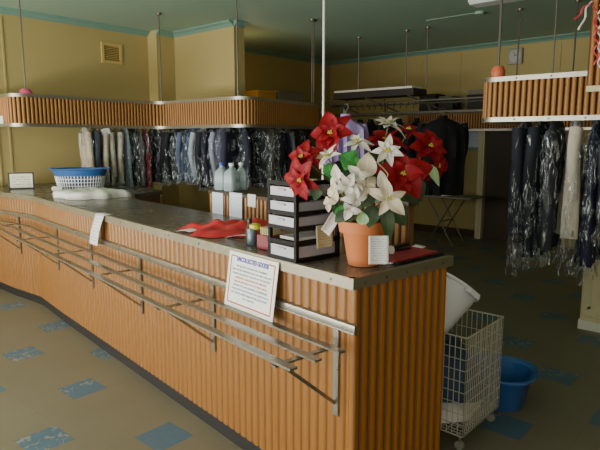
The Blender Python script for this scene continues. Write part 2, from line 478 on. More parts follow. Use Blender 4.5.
# vent grille
o = thing('vent_grille', 'square slatted vent grille painted yellow, high on the left wall', 'vent', (4.13, 7.02, 2.74))
mb = MB()
for dx, dz, sx_, sz in ((0,.115,.3,.035), (0,-.115,.3,.035), (-.132,0,.035,.194), (.132,0,.035,.194)): mb.box((dx, -.012, dz), (sx_, .024, sz))
mb.build('frame', M['vent'], o, smooth=0)
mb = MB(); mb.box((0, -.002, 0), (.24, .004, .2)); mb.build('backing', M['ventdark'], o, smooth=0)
mb = MB()
for k in range(9): mb.box((0, -.008, -.088+k*.022), (.23, .014, .006), Matrix.Rotation(.5, 3, 'X'))
mb.build('slats', M['vent'], o, smooth=0)
# doorway in the back wall; dark slab stands in for its unlit opening
o = thing('door_1', 'dark doorway in a cream frame in the back wall, filled with a dark slab', 'door', (8.8, 3.32, 0)); o['kind'] = 'structure'
MB().box((0, 0, 1.02), (.05, .86, 2.04)).build('dark_opening_slab', M['dwood'], o, smooth=0)
mb = MB(); mb.box((-.04, .5, 1.05), (.12, .1, 2.1)); mb.box((-.04, -.5, 1.05), (.12, .1, 2.1)); mb.box((-.04, 0, 2.12), (.12, 1.1, .1)); mb.box((-.07, .5, 1.05), (.08, .04, 2.1))
mb.build('door_frame', M['cream'], o, smooth=0)
MB().tube([(-.03,-.35,1.0), (-.08,-.35,1.0), (-.08,-.25,1.0)], .012).build('door_handle', M['chrome'], o)

# ---------------------------------------------------------------- counter
P0 = Vector((1.706, 1.236)); CD = Vector((.1338, .991)).normalized(); CN = Vector((-CD.y, CD.x)); CB = -CN
front = fillet([P0, P0+CD*3.55, (2.285, 5.42), (2.25, 5.95), (2.25, 6.985)], [1.2, .6, .6])
BK = P0+CB*.655                                            # back corner of the end
back = fillet([BK, BK+CD*3.35, (3.05, 4.9), (3.5, 5.0), (3.5, 6.985)], [.3, .2, .1])
ZT = 1.07
cnt = thing('shop_counter', 'long curved serving counter of fluted orange timber with dark steel-edged top', 'counter', (P0.x, P0.y, 0))
def ring(fo, eo, bo, wo=.0):
    f = [p+n*fo for p, n in flat_path(front, -1, .06)]
    bk = [p for p in resample(back, .08)]; bk = [p for p, s in bk]
    bk2 = [p+CB*bo for p in bk]
    sh = -CD*eo
    f[0] = f[0]+sh; bk2[0] = bk2[0]+sh
    return f+bk2[::-1]
MB().prism(ring(0, 0, 0), 1.032, ZT).build('counter_top', M['top'], cnt, world=True, smooth=0)
MB().prism(ring(-.035, -.035, -.03), .085, 1.031).build('carcass', M['ply'], cnt, world=True, smooth=0)
MB().prism(ring(-.026, -.024, -.05), .0, .085).build('kick_base', M['kick'], cnt, world=True, smooth=0)
fl = [p-Vector(n)*.022 for p, n in flat_path(front, -1, .05)]
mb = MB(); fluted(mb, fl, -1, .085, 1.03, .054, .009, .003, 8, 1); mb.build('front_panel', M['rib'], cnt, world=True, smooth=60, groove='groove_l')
e0 = P0+CB*.012+CD*.022; e1 = BK-CB*.012+CD*.022
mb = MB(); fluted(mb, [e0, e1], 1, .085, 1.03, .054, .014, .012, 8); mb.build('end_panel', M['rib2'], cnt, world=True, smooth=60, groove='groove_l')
# steel edging: face plus top lip, front then end
edge_prof = [(.004, 1.027), (.004, 1.074), (-.022, 1.074), (-.022, 1.0695), (0, 1.0695), (0, 1.027)]
fp = flat_path(front, -1, .05)
MB().sweep(fp, edge_prof).build('steel_edging', M['edge'], cnt, world=True, smooth=30)
nE = -CD
MB().sweep([(P0+CN*.004, nE), (BK+CB*.004, nE)], edge_prof).build('steel_edging', M['edge'], cnt, world=True, smooth=30)
for k in range(16):
    p, d = point_at(front, .12+k*.34); n = Vector((-d.y, d.x))
    q = p+n*.004; mb = MB(); mb.tube([(q.x, q.y, 1.05), (q.x+n.x*.003, q.y+n.y*.003, 1.05)], .005, 8); mb.build('screw', M['screw'], cnt, world=True)
for k in range(5):
    q = P0+CB*(.06+k*.13)-CD*.004; mb = MB(); mb.tube([(q.x, q.y, 1.05), (q.x-CD.x*.003, q.y-CD.y*.003, 1.05)], .006, 8); mb.build('screw', M['screw'], cnt, world=True)

# ---------------------------------------------------------------- parcel shelf of steel flats along the front
psh = thing('parcel_rail_shelf', 'steel rail shelf on brackets running along the front of the counter', 'shelf', (P0.x, P0.y, .5))
def off_path(off, s0, s1=None, step=.05):
    L = path_len(front); s1 = L-.01 if s1 is None else s1
    rs = [(p, n) for p, n, s in with_normals(resample(front, step), -1) if s0 <= s <= s1]
    return [(p+Vector(n)*off, n) for p, n in rs]
a0, d0 = point_at(front, 0)
strip = [(P0-CD*.015+CN*.0, CN)]+off_path(0, .02)
MB().sweep(strip, [(-.012, .845), (.004, .85), (.007, .8675), (.004, .885), (-.012, .89)]).build('wall_strip', M['rail'], psh, world=True, smooth=25)
MB().sweep([(p+Vector(n)*.007, n) for p, n in strip[:18]], [(0, .853), (.004, .853), (.004, .856), (0, .856)]).build('edge_bead', M['chrome'], psh, world=True)
for off in (.055, .18, .3):
    pp = [(P0+CN*off-CD*.0, CN)]+off_path(off, .05)
    mb = MB(); mb.sweep(pp, [(-.018, .786), (-.018, .795), (.018, .795), (.018, .786)]); mb.build('shelf_rail', M['rail'], psh, world=True, smooth=25)
for s in (.095, 1.03, 1.91, 2.755, 3.55, 4.55):
    p, d = point_at(front, s); n = Vector((-d.y, d.x)); p3 = Vector((p.x, p.y, 0)); n3 = Vector((n.x, n.y, 0)); d3 = Vector((d.x, d.y, 0))
    b0 = p3-n3*.006
    o = MB().bar(b0+Vector((0,0,.475)), b0+Vector((0,0,.848)), .03, .008, n3).build('bracket_strap', M['rail'], psh, world=True, smooth=0)
    w = MB().bar(b0+Vector((0,0,.776)), b0+n3*.325+Vector((0,0,.776)), .025, .008)
    w.build('bracket_arm', M['rail'], o, world=True, smooth=0)
    w = MB().bar(b0+n3*.285+Vector((0,0,.77)), b0+n3*.006+Vector((0,0,.53)), .014, .008, d3)
    w.build('brace', M['rail'], o, world=True, smooth=0)

# ---------------------------------------------------------------- pelmets (fluted canopies) and their rods
ZB, ZP = 1.735, 2.065
def pelmet(name, label, pts, side, rivet_step=0):
    p0 = pts[0]
    o = thing(name, label, 'pelmet', (p0.x, p0.y, ZB), group=None)
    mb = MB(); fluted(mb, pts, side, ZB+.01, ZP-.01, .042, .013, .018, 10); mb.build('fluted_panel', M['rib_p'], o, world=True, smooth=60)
    fp = flat_path(pts, side, .03)
    for z0 in (ZB, ZP-.034):
        MB().sweep(fp, [(-.016, z0), (-.016, z0+.034), (.016, z0+.034), (.016, z0)]).build('steel_band', M['steel'], o, world=True, smooth=30)
        if rivet_step:
            s = 2.72; L = path_len(pts)
            while s < L:
                p, d = point_at(pts, s); n = Vector((d.y, -d.x))*side; q = p+n*.016
                MB().tube([(q.x, q.y, z0+.017), (q.x+n.x*.003, q.y+n.y*.003, z0+.017)], .008, 8).build('rivet', M['screw'], o, world=True)
                s += rivet_step
    return o
pelL = fillet([(2.38, 7.01), (2.38, 5.93), (4.12, 5.98), (4.16, 4.45), (5.75, 4.77)], [.16, .22, .2])
pelmet('hanging_pelmet', 'long wavy fluted timber pelmet with steel bands hanging over the left counter', pelL, 1)
pelR = fillet([(6.9, 2.35), (4.20, 1.86), (4.30, .1)], [.14])
pelmet('hanging_pelmet', 'fluted timber pelmet with bright riveted steel bands hanging at the right', pelR, 1, .24)
pelF = fillet([(8.76, 5.0), (8.25, 4.95), (8.25, 1.6)], [.15])
o = pelmet('hanging_pelmet', 'distant fluted timber pelmet at the back wall, behind the black coat', pelF, 1)
def rod(px_label, x, y, z0, r=.008, mat='rod', rose=True):
    o = thing('hanging_rod', px_label, 'rod', (x, y, z0))
    MB().tube([(0,0,0), (0,0,ZC-z0)], r, 8).build('rod', M[mat], o)
    if rose: MB().lathe([(.006, ZC-z0-.03), (.03, ZC-z0-.022), (.035, ZC-z0-.004), (.035, ZC-z0)], 16).build('ceiling_rose', M[mat], o)
    return o
rodA = rod('thin rod from ceiling to the left end of the wavy pelmet, through a pink cap', 2.535, 5.985, ZP-.03)
rod('thin rod from ceiling to the inner bend of the wavy pelmet, beside the wall pier', 4.12, 5.9, ZP-.03)
rod('thin rod from ceiling to the pelmet in front of the partition end', 4.19, 4.60, ZP-.03)
rod('left one of the close pair of thin rods behind the white pole', 5.595, 4.745, ZP-.03, .006)
rod('right one of the close pair of thin rods behind the white pole', 5.645, 4.755, ZP-.03, .006)
rodB = rod('metal rod from ceiling to the corner of the right pelmet, through an orange cap', 4.24, 1.76, ZP-.03, .010)
rod('thin dark rod from ceiling to the middle of the right pelmet', 4.225, 1.36, ZP-.03, .006)
# white pole on the counter
pw = BK+CD*.835-CB*.035
o = thing('support_pole', 'slim white pole rising from the counter to the ceiling behind the red flower', 'pole', (pw.x, pw.y, ZT))
MB().tube([(0,0,0), (0,0,ZC-ZT)], .007, 12).build('pole', M['whiterod'], o)
MB().lathe([(.022, 0), (.022, .008), (.012, .012)], 16).build('foot_flange', M['whiterod'], o)
MB().lathe([(.011, 1.3), (.012, 1.305), (.012, 1.33), (.011, 1.335)], 12).build('collar', M['rod'], o)
# caps threaded on two rods
o = MB().lathe([(.008, .085), (.04, .08), (.062, .055), (.066, .03), (.055, .03), (.05, .05), (.008, .075)], 20).build('plastic_cap', M['pink'], rodA); o['label'] = 'pink plastic cap'
o = MB().lathe([(.010, .115), (.035, .112), (.052, .08), (.05, .04), (.045, .03), (.03, .03), (.010, .10)], 20).build('plastic_cap', M['orange'], rodB); o['label'] = 'orange plastic cap'
# white price tag on left pelmet
o = MB().box((0,0,0), (.002, .09, .09)).build('price_tag', M['paper'], smooth=0); o.location = (2.3655, 6.22, 1.80); tag(o, 'small blank white card stuck to the pelmet at the left edge', 'card')

# upper board at far right
o = thing('fluted_board', 'tall fluted timber board hanging from the ceiling at the right edge', 'board', (3.86, .96, 1.9))
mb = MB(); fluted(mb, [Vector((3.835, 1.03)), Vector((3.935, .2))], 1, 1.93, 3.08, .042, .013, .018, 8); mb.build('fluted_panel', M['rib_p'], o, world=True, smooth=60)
MB().box((3.885, .615, 1.912), (.03, .83, .035), Matrix.Rotation(.11, 3, 'Z')).build('bottom_band', M['cream'], o, world=True, smooth=0)
o = thing('ribbon', 'curly red and white ribbon tied at the right edge near the ceiling', 'ribbon', (3.82, .95, 2.6))
for k in range(7):
    pts = []
    ph = rnd.random()*6
    for q in range(26):
        w = q/25
        if k < 2: pts.append(tuple(at(591-16*w*(1 if k else .7)+1.5*math.sin(9*w+ph), 1+20*w+(9*w*w if not k else -2*w), 3.27)))
        else: pts.append(tuple(at(596+4*(k-2)+2.2*math.sin(26*w+ph), 4+66*w*(.8+.06*k), 3.275+.085*w)+FWD*(.008*math.cos(26*w+ph))))
    MB().tube(pts, .006, 6).build('ribbon_strand', M['ribbon'] if k % 3 else M['white'], o, world=True)

# ---------------------------------------------------------------- garment rails
railL = fillet([(2.75, 6.9), (2.75, 6.28), (4.44, 6.28), (4.44, 4.78), (5.75, 5.05)], [.2, .25, .22])
railR = fillet([(6.9, 2.0), (4.52, 1.56), (4.60, -.2)], [.14])
for pts, lab in ((railL, 'steel garment rail hidden behind the wavy left pelmet'), (railR, 'steel garment rail hidden behind the right pelmet')):
    o = thing('garment_rail', lab, 'rail', (pts[0].x, pts[0].y, 1.86))
    MB().tube([(p.x, p.y, 1.86) for p, s in resample(pts, .06)], .012, 8).build('rail', M['steel'], o, world=True)
    L = path_len(pts); s = .5
    while s < L-.2:
        p, d = point_at(pts, s); n = Vector((d.y, -d.x))*(-1)
        MB().bar((p.x, p.y, 1.875), (p.x+n.x*.28, p.y+n.y*.28, 1.875), .02, .008).build('rail_bracket', M['rod'], o, world=True, smooth=0)
        s += .9

# ---------------------------------------------------------------- garments
cm = {}
def cmat(hexc):
    if hexc not in cm: cm[hexc] = cloth('cloth_'+hexc, hexc)
    return cm[hexc]
def garment(kind, hexc, label, loc, rz, length, width=.40, thick=.06, film=True, filmlen=None, zrail=1.86, cat=None, group=None, mat=None):
    """hook on the rail at local z=0, cloth hangs below; width along local x"""
    r = random.Random(hash(label) % 9973 if False else sum(ord(ch)*(i+1) for i, ch in enumerate(label)))
    o = thing(kind, label, cat or kind.replace('_', ' '), (loc[0], loc[1], zrail), rz, group)
    hk = [(0, .0, -.055)]+[(.022*math.sin(a), 0, -.016+.026*math.cos(a)-.014) for a in [PI*1.0+.2+q*.42-.9 for q in range(10)]]
    mb = MB(); mb.tube([(0,0,-.10), (0,0,-.05), (.014,0,-.03), (.022,0,-.005), (.016,0,.014), (0,0,.021), (-.016,0,.012)], .0028, 6)
    hw = width/2-.02
    mb.tube([(0,0,-.10), (hw,0,-.165), (-hw,0,-.165), (0,0,-.10)], .0028, 6); mb.build('hanger', M['hanger'], o)
    ztop = -.105; zb = -length
    k1, k2, k3, k4 = [r.random()*6 for _ in range(4)]
    mt = mat or cmat(hexc)
    def half(zz):
        w = (zz-ztop)/(zb-ztop)
        if kind in ('trousers', 'folded_linen'): return width/2*(.94+.05*w)*min(1, .6+w*6)
        sh = min(1, (.11+w*length*2.6/ .26*.26)/(.5)) if w*length < .16 else 1
        sh = max(.16, min(1, w*length/.11)) if w*length < .11 else 1
        return width/2*sh*(1+.10*max(0, w-.3)*(1 if kind in ('coat', 'dress') else .4))
    def tk(w): return thick/2*(.45+.75*min(1, w*3))*(1+.12*math.sin(5*w+k4))
    n = 28; rings = 14
    vs = []; fs = []
    for i in range(rings+1):
        w = (i/rings); z = ztop+(zb-ztop)*w; hwz = half(z); tz = tk(w)
        for q in range(n):
            a = 2*PI*q/n; cx = math.cos(a); sy = math.sin(a)
            x = hwz*cx; fold = .28*math.sin(x*42+k1+w*1.5)+.2*math.sin(x*77+k2)
            y = tz*(abs(sy)**.6)*(1 if sy >= 0 else -1)*(1+.15*math.sin(3*a+k3))+tz*fold*.9*(.3+w)
            vs.append((x, y, z+.006*math.sin(x*30+k3)*w))
        
    for i in range(rings):
        for q in range(n): fs.append((i*n+q, i*n+(q+1) % n, (i+1)*n+(q+1) % n, (i+1)*n+q))
    fs += [tuple(range(n)), tuple(rings*n+q for q in range(n))[::-1]]
    mb = MB(); mb.add(vs, fs); body = mb.build('cloth_body', mt, o, smooth=70)
    if kind in ('shirt', 'jacket', 'coat'):
        sl = min(length*.86, .60)
        for sg in (-1, 1):
            pts = []; rr = []
            for q in range(9):
                w = q/8; pts.append((sg*(width/2-.01+.035*math.sin(PI*min(1, w*1.1))), .012*math.sin(4*w+k1), ztop-.07-(sl-.08)*w)); rr.append((.036 if kind == 'shirt' else .046)*(1-.25*w))
            mb = MB(); mb.tube(pts, rr, 10); mb.build('sleeve', mt, o, smooth=70)
        mb = MB(); mb.lathe([(.05, ztop-.02), (.055, ztop+.0), (.05, ztop+.03), (.046, ztop+.028), (.046, ztop-.015)], 14, sy=.7); mb.build('collar', mt, o)
    if film:
        fl_ = filmlen or length+.05
        fw = width/2+.05; m = 32; rg = 16; vs = []; fs = []
        for i in range(rg+1):
            w = i/rg; z = -.085-(fl_-.085)*w
            hwz = fw*max(.12, min(1, w*fl_/.13)); tz = (thick/2+.016)*max(.3, min(1, w*6))*(1+.15*math.sin(7*w+k2))
            for q in range(m):
                a = 2*PI*q/m
                jx = .012*math.sin(9*a+k1+5*w)+.008*math.sin(17*a+k2-9*w)+.006*math.sin(23*a+30*w)
                vs.append(((hwz+jx)*math.cos(a), (tz+jx)*math.sin(a)+.012*math.sin(26*w*fl_+a*2+k3), z+.012*math.sin(5*a+k4)*w))
        for i in range(rg):
            for q in range(m): fs.append((i*m+q, i*m+(q+1) % m, (i+1)*m+(q+1) % m, (i+1)*m+q))
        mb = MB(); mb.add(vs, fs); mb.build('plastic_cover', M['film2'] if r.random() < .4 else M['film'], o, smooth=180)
    return o
GL = 'garments in plastic on the left rail'
#  (s along rail, kind, colour, label, length, turn in degrees, film)
Lrow = [
 (1.10, 'shirt', 'b7a88c', 'beige shirt in plastic, leftmost of the row behind the blue basket', .70, 20, True),
 (1.20, 'jacket', '3c414c', 'dark grey jacket in plastic beside the leftmost beige shirt', .74, 62, True),
 (1.31, 'shirt', 'cdbfa6', 'cream shirt in plastic with a white tag above the blue basket', .74, 35, True),
 (1.42, 'shirt', 'b9b199', 'pale beige shirt in plastic right of the cream shirt with white tag', .76, 20, True),
 (1.54, 'shirt', 'c6c0ae', 'off-white shirt in plastic above the right rim of the basket', .76, 30, True),
 (1.66, 'folded_linen', '9aa9b4', 'pale blue-grey linen in plastic hanging at the right rim of the basket', .80, 40, True),
 (1.78, 'trousers', '232a2c', 'dark green-black trousers in plastic, left of the red garment', .80, 15, True),
 (1.86, 'dress', '9a8a8c', 'narrow dusty pink dress in plastic touching the red garment', .80, 8, True),
 (1.95, 'dress', 'a81c30', 'bright red dress in plastic, the only red garment on the rail', .84, 12, True),
 (2.06, 'jacket', '14141a', 'black jacket in plastic, first to the right of the red dress', .78, 20, True),
 (2.17, 'trousers', '6a6a70', 'grey trousers in plastic, second to the right of the red dress', .74, 25, True),
 (2.28, 'jacket', '111116', 'black jacket in plastic, third to the right of the red dress', .76, 10, True),
 (2.42, 'jacket', '16161c', 'black jacket in plastic under the inner bend of the pelmet', .76, -10, True),
 (2.56, 'trousers', '2a2833', 'charcoal trousers in plastic left of the blue-grey shirt', .74, 0, True),
 (2.68, 'shirt', '56627e', 'blue-grey shirt in plastic left of the teal blouse', .72, 15, True),
 (2.78, 'blouse', '2f5f84', 'teal blue blouse in plastic between blue-grey and white shirts', .74, 5, True),
 (2.90, 'shirt', 'aab0b8', 'white shirt in plastic just right of the teal blouse', .72, 20, True),
 (3.02, 'coat', '14151f', 'long black coat in plastic hanging down to the counter left of the jugs', .80, 15, True),
 (3.14, 'jacket', '1b1c2a', 'midnight navy jacket in plastic left of the lavender shirt', .72, 25, True),
 (3.27, 'shirt', '8f90a6', 'lavender grey shirt in plastic above the left jug', .74, 30, True),
 (3.39, 'jacket', '2d2842', 'purple-navy jacket in plastic above the right jugs', .72, 20, True),
 (3.52, 'jacket', '1d1f30', 'navy jacket in plastic right of the purple-navy jacket', .74, 15, True),
 (3.66, 'trousers', '15151a', 'black trousers in plastic left of the taupe trousers', .74, 35, True),
 (3.78, 'trousers', '6f685e', 'taupe trousers in plastic near the outer bend of the pelmet', .66, 30, True),
 (3.90, 'jacket', '131318', 'black jacket in plastic right of the taupe trousers', .72, 70, True),
 (4.02, 'jacket', '23233c', 'dark navy jacket in plastic above the drawer tower', .74, 60, True),
 (4.14, 'shirt', '9c9ca4', 'pale grey shirt in plastic above the drawer tower', .72, 80, True),
 (4.27, 'jacket', '15151a', 'black jacket in plastic right of the pale grey shirt', .74, 70, True),
 (4.42, 'trousers', '1f332c', 'dark green trousers in plastic left of the red flowers', .72, 75, True),
 (4.58, 'jacket', '121217', 'black jacket in plastic half hidden by the red flowers', .74, 70, True),
]
for k_, (s, kind, hx, lab, ln, tw, fm) in enumerate(Lrow):
    p, d = point_at(railL, 1.11+.099*k_ if k_ < 9 else 1.902+.128*(k_-8))
    rz = math.atan2(d.y, d.x)+PI/2+math.radians((-16 if k_ < 9 else 5 if k_ < 21 else 20)+rnd.uniform(-5, 5))
    garment(kind, hx, lab, p, rz, ln+.02, width=.38 if kind != 'dress' else .3, thick=.062, film=fm, group=GL)
    if 'white tag above' in lab:
        MB().box((.0, .0, 0), (.10, .004, .07), Matrix.Rotation(.2, 3, 'Y')).xform(Matrix.Translation((-.21, -.0, -.16)) @ Matrix.Rotation(PI/2, 4, 'Z')).build('paper_tag', M['paper'], [o for o in col.objects if o.get('label') == lab][0], smooth=0)
GR = 'garments in plastic on the right rail'
Rrow = [
 (1.62, 'jacket', '151926', 'dark navy jacket in long clear plastic, leftmost under the right pelmet', 1.0, 30, 1.3),
 (1.50, 'jacket', '121722', 'blue-black jacket in clear plastic left of the cream coat', 1.15, 20, 1.25),
 (1.40, 'trousers', '2c2e36', 'grey trousers in plastic touching the cream coat', 1.08, 30, 1.2),
 (1.26, 'coat', 'c9bfae', 'long cream coat in plastic, the palest garment on the right rail', .98, 48, 1.25),
 (1.12, 'dress', '171d3a', 'navy blue dress in plastic whose hem shows below the cream coat', 1.17, 30, 1.3),
 (1.00, 'jacket', '3a3b42', 'grey jacket in plastic right of the cream coat', .82, 25, 1.0),
 (.86, 'jacket', '12151f', 'glossy dark navy jacket in crumpled plastic, right of the grey jacket', .86, 40, 1.0),
 (.72, 'jacket', '121319', 'black jacket in plastic above the cream cabinet', .84, 25, .98),
 (.58, 'jacket', '16171d', 'black jacket in plastic at the right edge of the picture', .86, 20, 1.0),
]
for y, kind, hx, lab, ln, tw, fl_ in Rrow:
    x = 4.52+(1.56-y)*.045
    garment(kind, hx, lab, (x, y), math.radians(-3+tw*.6-10), ln, width=.42 if kind != 'dress' else .36, thick=.085, film=True, filmlen=fl_, group=GR)

# ---------------------------------------------------------------- back shelf unit behind the counter
def bpt(s, o, z): p = BK+CD*s+CB*o; return Vector((p.x, p.y, z))
def back_unit(name, label, cat, s0, s1, zt, deep):
    a = bpt(s0, .012, 0)
    o = thing(name, label, cat, a)
    c0, c1 = BK+CD*s0+CB*.03, BK+CD*s1+CB*.03
    MB().prism([c0, c1, c1+CB*deep, c0+CB*deep], 0, zt-.025).build('carcass', M['ply'], o, world=True, smooth=0)
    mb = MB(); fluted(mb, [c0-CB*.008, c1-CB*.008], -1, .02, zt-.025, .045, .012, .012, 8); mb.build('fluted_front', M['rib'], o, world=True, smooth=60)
    MB().prism([c0-CB*.02-CD*.008, c1-CB*.02+CD*.008, c1+CB*(deep+.008)+CD*.008, c0+CB*(deep+.008)-CD*.008], zt-.025, zt).build('shelf_top', M['dwood'], o, world=True, smooth=0, bevel=.003)
    return o
back_unit('back_shelf_unit', 'low fluted timber shelf behind the counter, carrying the jugs and papers', 'shelf', .98+.12, 2.12, 1.235, .36)
back_unit('fluted_end_post', 'fluted timber end post behind the counter, right of the flower pot', 'post', .275, .80, 1.30, .035)

def paper(name, label, cat, c, ux, uy, w, h, mat, curl=.0, group=None, curl_v=0.0, n=8):
    """flat sheet: c centre, ux/uy unit directions"""
    c = Vector(c); ux = Vector(ux).normalized(); uy = Vector(uy).normalized(); nn = ux.cross(uy)
    def fn(u, v): return (ux*((u-.5)*w)+uy*((v-.5)*h)+nn*(curl*((u-.5)**2*4-.5)+curl_v*((v-.5)**2*4-.5)))
    mb = MB(); mb.grid(fn, n, n); o = mb.build(name, mat, smooth=180, solid=.0012); o.location = c
    return tag(o, label, cat, group)
cd3 = Vector((CD.x, CD.y, 0)); cn3 = Vector((CN.x, CN.y, 0)); Z = Vector((0,0,1))
# the sheets on the fluted face: (s, z, w, h)
for s, z, w, h, m, lab in ((1.99, 1.14, .145, .17, 'print_b', 'white printed sheet taped to the fluted shelf front, leftmost of three'),
                           (1.76, 1.14, .155, .20, 'print_b', 'white printed sheet taped to the fluted shelf front, middle of three'),
                           (1.57, 1.20, .09, .085, 'print', 'small printed card on the fluted shelf front beside the drawer tower')):
    p = bpt(s, .0, z)
    paper('paper_sheet', lab, 'paper', p-cn3*.004, -cd3, Z*1.0-cn3*.02, w, h, M[m])
# jugs
def jug(s, o_, lab, cap, rz, kz=.81):
    p = bpt(s, o_, 1.236)
    o = thing('plastic_jug', lab, 'jug', p, rz, )
    K_ = Matrix.Diagonal((kz*1.12, kz*1.12, kz, 1)); prof = [(.05, 0), (.056, .008), (.056, .135), (.05, .165), (.03, .195), (.018, .205), (.017, .225)]
    mb = MB(); n = 20; vs = []; fs = []
    for r, z in prof:
        for q in range(n):
            a = q*2*PI/n; k = 1/max(abs(math.cos(a)), abs(math.sin(a)))
            k = 1+(min(k, 1.25)-1)*(1 if r > .045 else .3)
            vs.append((r*k*math.cos(a)*1.1, r*k*math.sin(a)*.85, z))
    for i in range(len(prof)-1):
        for q in range(n): fs.append((i*n+q, i*n+(q+1) % n, (i+1)*n+(q+1) % n, (i+1)*n+q))
    fs += [tuple(range(n))[::-1], tuple((len(prof)-1)*n+q for q in range(n))]
    mb.add(vs, fs); mb.xform(K_).build('jug_body', M['milky'], o, smooth=50)
    MB().tube([(.022,0,.205), (.05,0,.2), (.062,0,.17), (.06,0,.13)], .008, 8).xform(K_).build('jug_handle', M['milky'], o)
    MB().lathe([(.02, .222), (.021, .224), (.021, .244), (.018, .247)], 14).xform(K_).build('screw_cap', M[cap], o)
    return o
j = jug(2.05, .085, 'milky plastic jug with blue cap, left one of the two on the shelf', 'cap_blue', .4)
j2 = jug(1.915, .08, 'milky plastic jug with white cap and dark print, nearest of the jugs', 'whiteplastic', .3)
j3 = jug(1.965, .20, 'milky plastic jug with white cap, behind the one with dark print', 'whiteplastic', .8)
# dark print strokes on the front jug
mb = MB()
for k in range(4): mb.bar((-.02+.013*k, -.048, .07-.012*(k % 2)), (-.014+.013*k, -.048, .10-.008*(k % 3)), .004, .0015, (0,1,0))
mb.build('print_marks', M['blackplastic'], j2, smooth=0)
# crumpled brown and dark bits behind the jugs
o = MB().grid(lambda u, v: (.24*(u-.5), .16*(v-.5), .05*math.sin(PI*u)*math.sin(PI*v)+.012*math.sin(19*u+3*v)*math.sin(PI*u)*math.sin(PI*v)), 18, 14).build('crumpled_bag', M['carton'], solid=.002, smooth=180)
o.location = bpt(1.40, .17, 1.24); tag(o, 'crumpled dark bag lying on the shelf right of the jugs', 'bag')

# ---------------------------------------------------------------- drawer tower
C0 = Vector((1.758, 1.578, ZT+.001)); ang = math.atan2(CD.y, CD.x)
tw = thing('drawer_tower', 'dark plastic desktop drawer tower with translucent drawers near the counter corner', 'drawer unit', C0, ang-PI/2)
# local: y along counter (away), x to the back
TWD, TDP, TH = .20, .265, .345
# fits: width along y .185 (front, drawers), depth x .265
def lb(x0, x1, y0, y1, z0, z1): m = MB(); m.box(((x0+x1)/2, (y0+y1)/2, (z0+z1)/2), (x1-x0, y1-y0, z1-z0)); return m
for x in (.009, TDP-.009):
    for y in (.009, TWD-.009): MB().box((x, y, TH/2), (.018, .018, TH)).build('corner_post', M['brownplastic'], tw, smooth=0, bevel=.003)
lev = [0, .075, .14, .205, .27, .335]
for k, z in enumerate(lev):
    mb = MB(); mb.box((TDP/2, TWD/2, z+.005), (TDP, TWD, .01))
    mb.box((.004, TWD/2, z+.009), (.01, TWD, .018)); mb.box((TDP/2, .004, z+.009), (TDP, .01, .018))
    mb.build('shelf_frame', M['brownplastic'], tw, smooth=0)
for k in (0, 2, 3, 4):
    z0 = lev[k]+.018; z1 = lev[k+1]-.008
    d = MB(); x0 = .004-(.006 if k == 2 else 0)
    d.box((x0+.003, TWD/2, (z0+z1)/2), (.006, TWD-.028, z1-z0)); d.box((TDP/2, .016, (z0+z1)/2), (TDP-.04, .004, z1-z0)); d.box((TDP/2, TWD-.021, (z0+z1)/2), (TDP-.04, .004, z1-z0)); d.box((TDP/2, TWD/2, z0+.002), (TDP-.04, TWD-.04, .004)); d.box((TDP-.02, TWD/2, (z0+z1)/2), (.004, TWD-.04, z1-z0))
    dr = d.build('drawer', M['drawer'], tw, smooth=0)
    MB().box((x0-.004, TWD/2, z1-.012), (.01, .05, .008)).build('drawer_pull', M['drawer'], dr, smooth=0, bevel=.002)
mb = MB(); mb.box((.14, TWD/2, lev[1]+.02), (.2, .12, .012)); o = mb.build('papers_stack', M['paper'], tw, smooth=0)
# note stuck on its side
def tloc(x, y, z): return C0+cd3*y-cn3*x+Z*z
paper('yellow_note', 'yellowed handwritten note stuck on the side of the drawer tower', 'note', tloc(.155, -.012, .105), -cn3, Z+cn3*.06, .10, .105, M['print_y'], curl=.006)
paper('folded_card', 'white folded card standing between the drawer tower and the flower pot', 'card', at(331, 223, 2.42), RIGHT*.8+FWD*.3-Z*.6, Z*.8+RIGHT*.5, .05, .10, M['paper'], curl=.008)
# receipts lying on top of the tower
o = MB().box((0,0,0), (.16, .1, .006)).build('paper_pad', M['yellowpaper'], smooth=0); o.location = tloc(.12, .09, .349); o.rotation_euler = (0,0,.5); tag(o, 'small pad of papers lying on top of the drawer tower', 'paper pad')

# ---------------------------------------------------------------- small things on the counter
def cpt(s, o, z=ZT): p = P0+CD*s+CB*o; return Vector((p.x, p.y, z+.001))
# red garment
def redfn(u, v):
    a = u*2*PI; r = v*(1+.18*math.sin(3*a+1)+.12*math.sin(5*a+2)+.06*math.sin(11*a))
    x = .30*r*math.cos(a); y = .22*r*math.sin(a)
    h = .045*(1-v**3)+.014*math.sin(23*x+4)*math.sin(31*y+1)*(1-v)*3*min(1, v*3)+.008*math.sin(60*x+20*y)*(1-v)
    return Vector((x, y, max(.002, h)))
o = MB().grid(redfn, 48, 12).build('red_garment', M['redcloth'], smooth=180); o.location = cpt(1.27, .31); o.rotation_euler = (0, 0, math.atan2(CB.y, CB.x)-.35); tag(o, 'crumpled bright red garment lying flat on the counter', 'garment')
paper('label_strip', 'white paper slip lying at the left end of the red garment', 'paper', cpt(1.40, .075)+Z*.012, cd3*.5-cn3*-.3, -cn3+Z*.1, .09, .06, M['paper'], curl=.01)
paper('receipt_strip', 'white curling paper strip lying right of the red garment, before the tin', 'paper', cpt(1.0, .20)+Z*.014, cd3*.7+cn3*.35-Z*.05, -cn3, .22, .04, M['paper'], curl=.02)
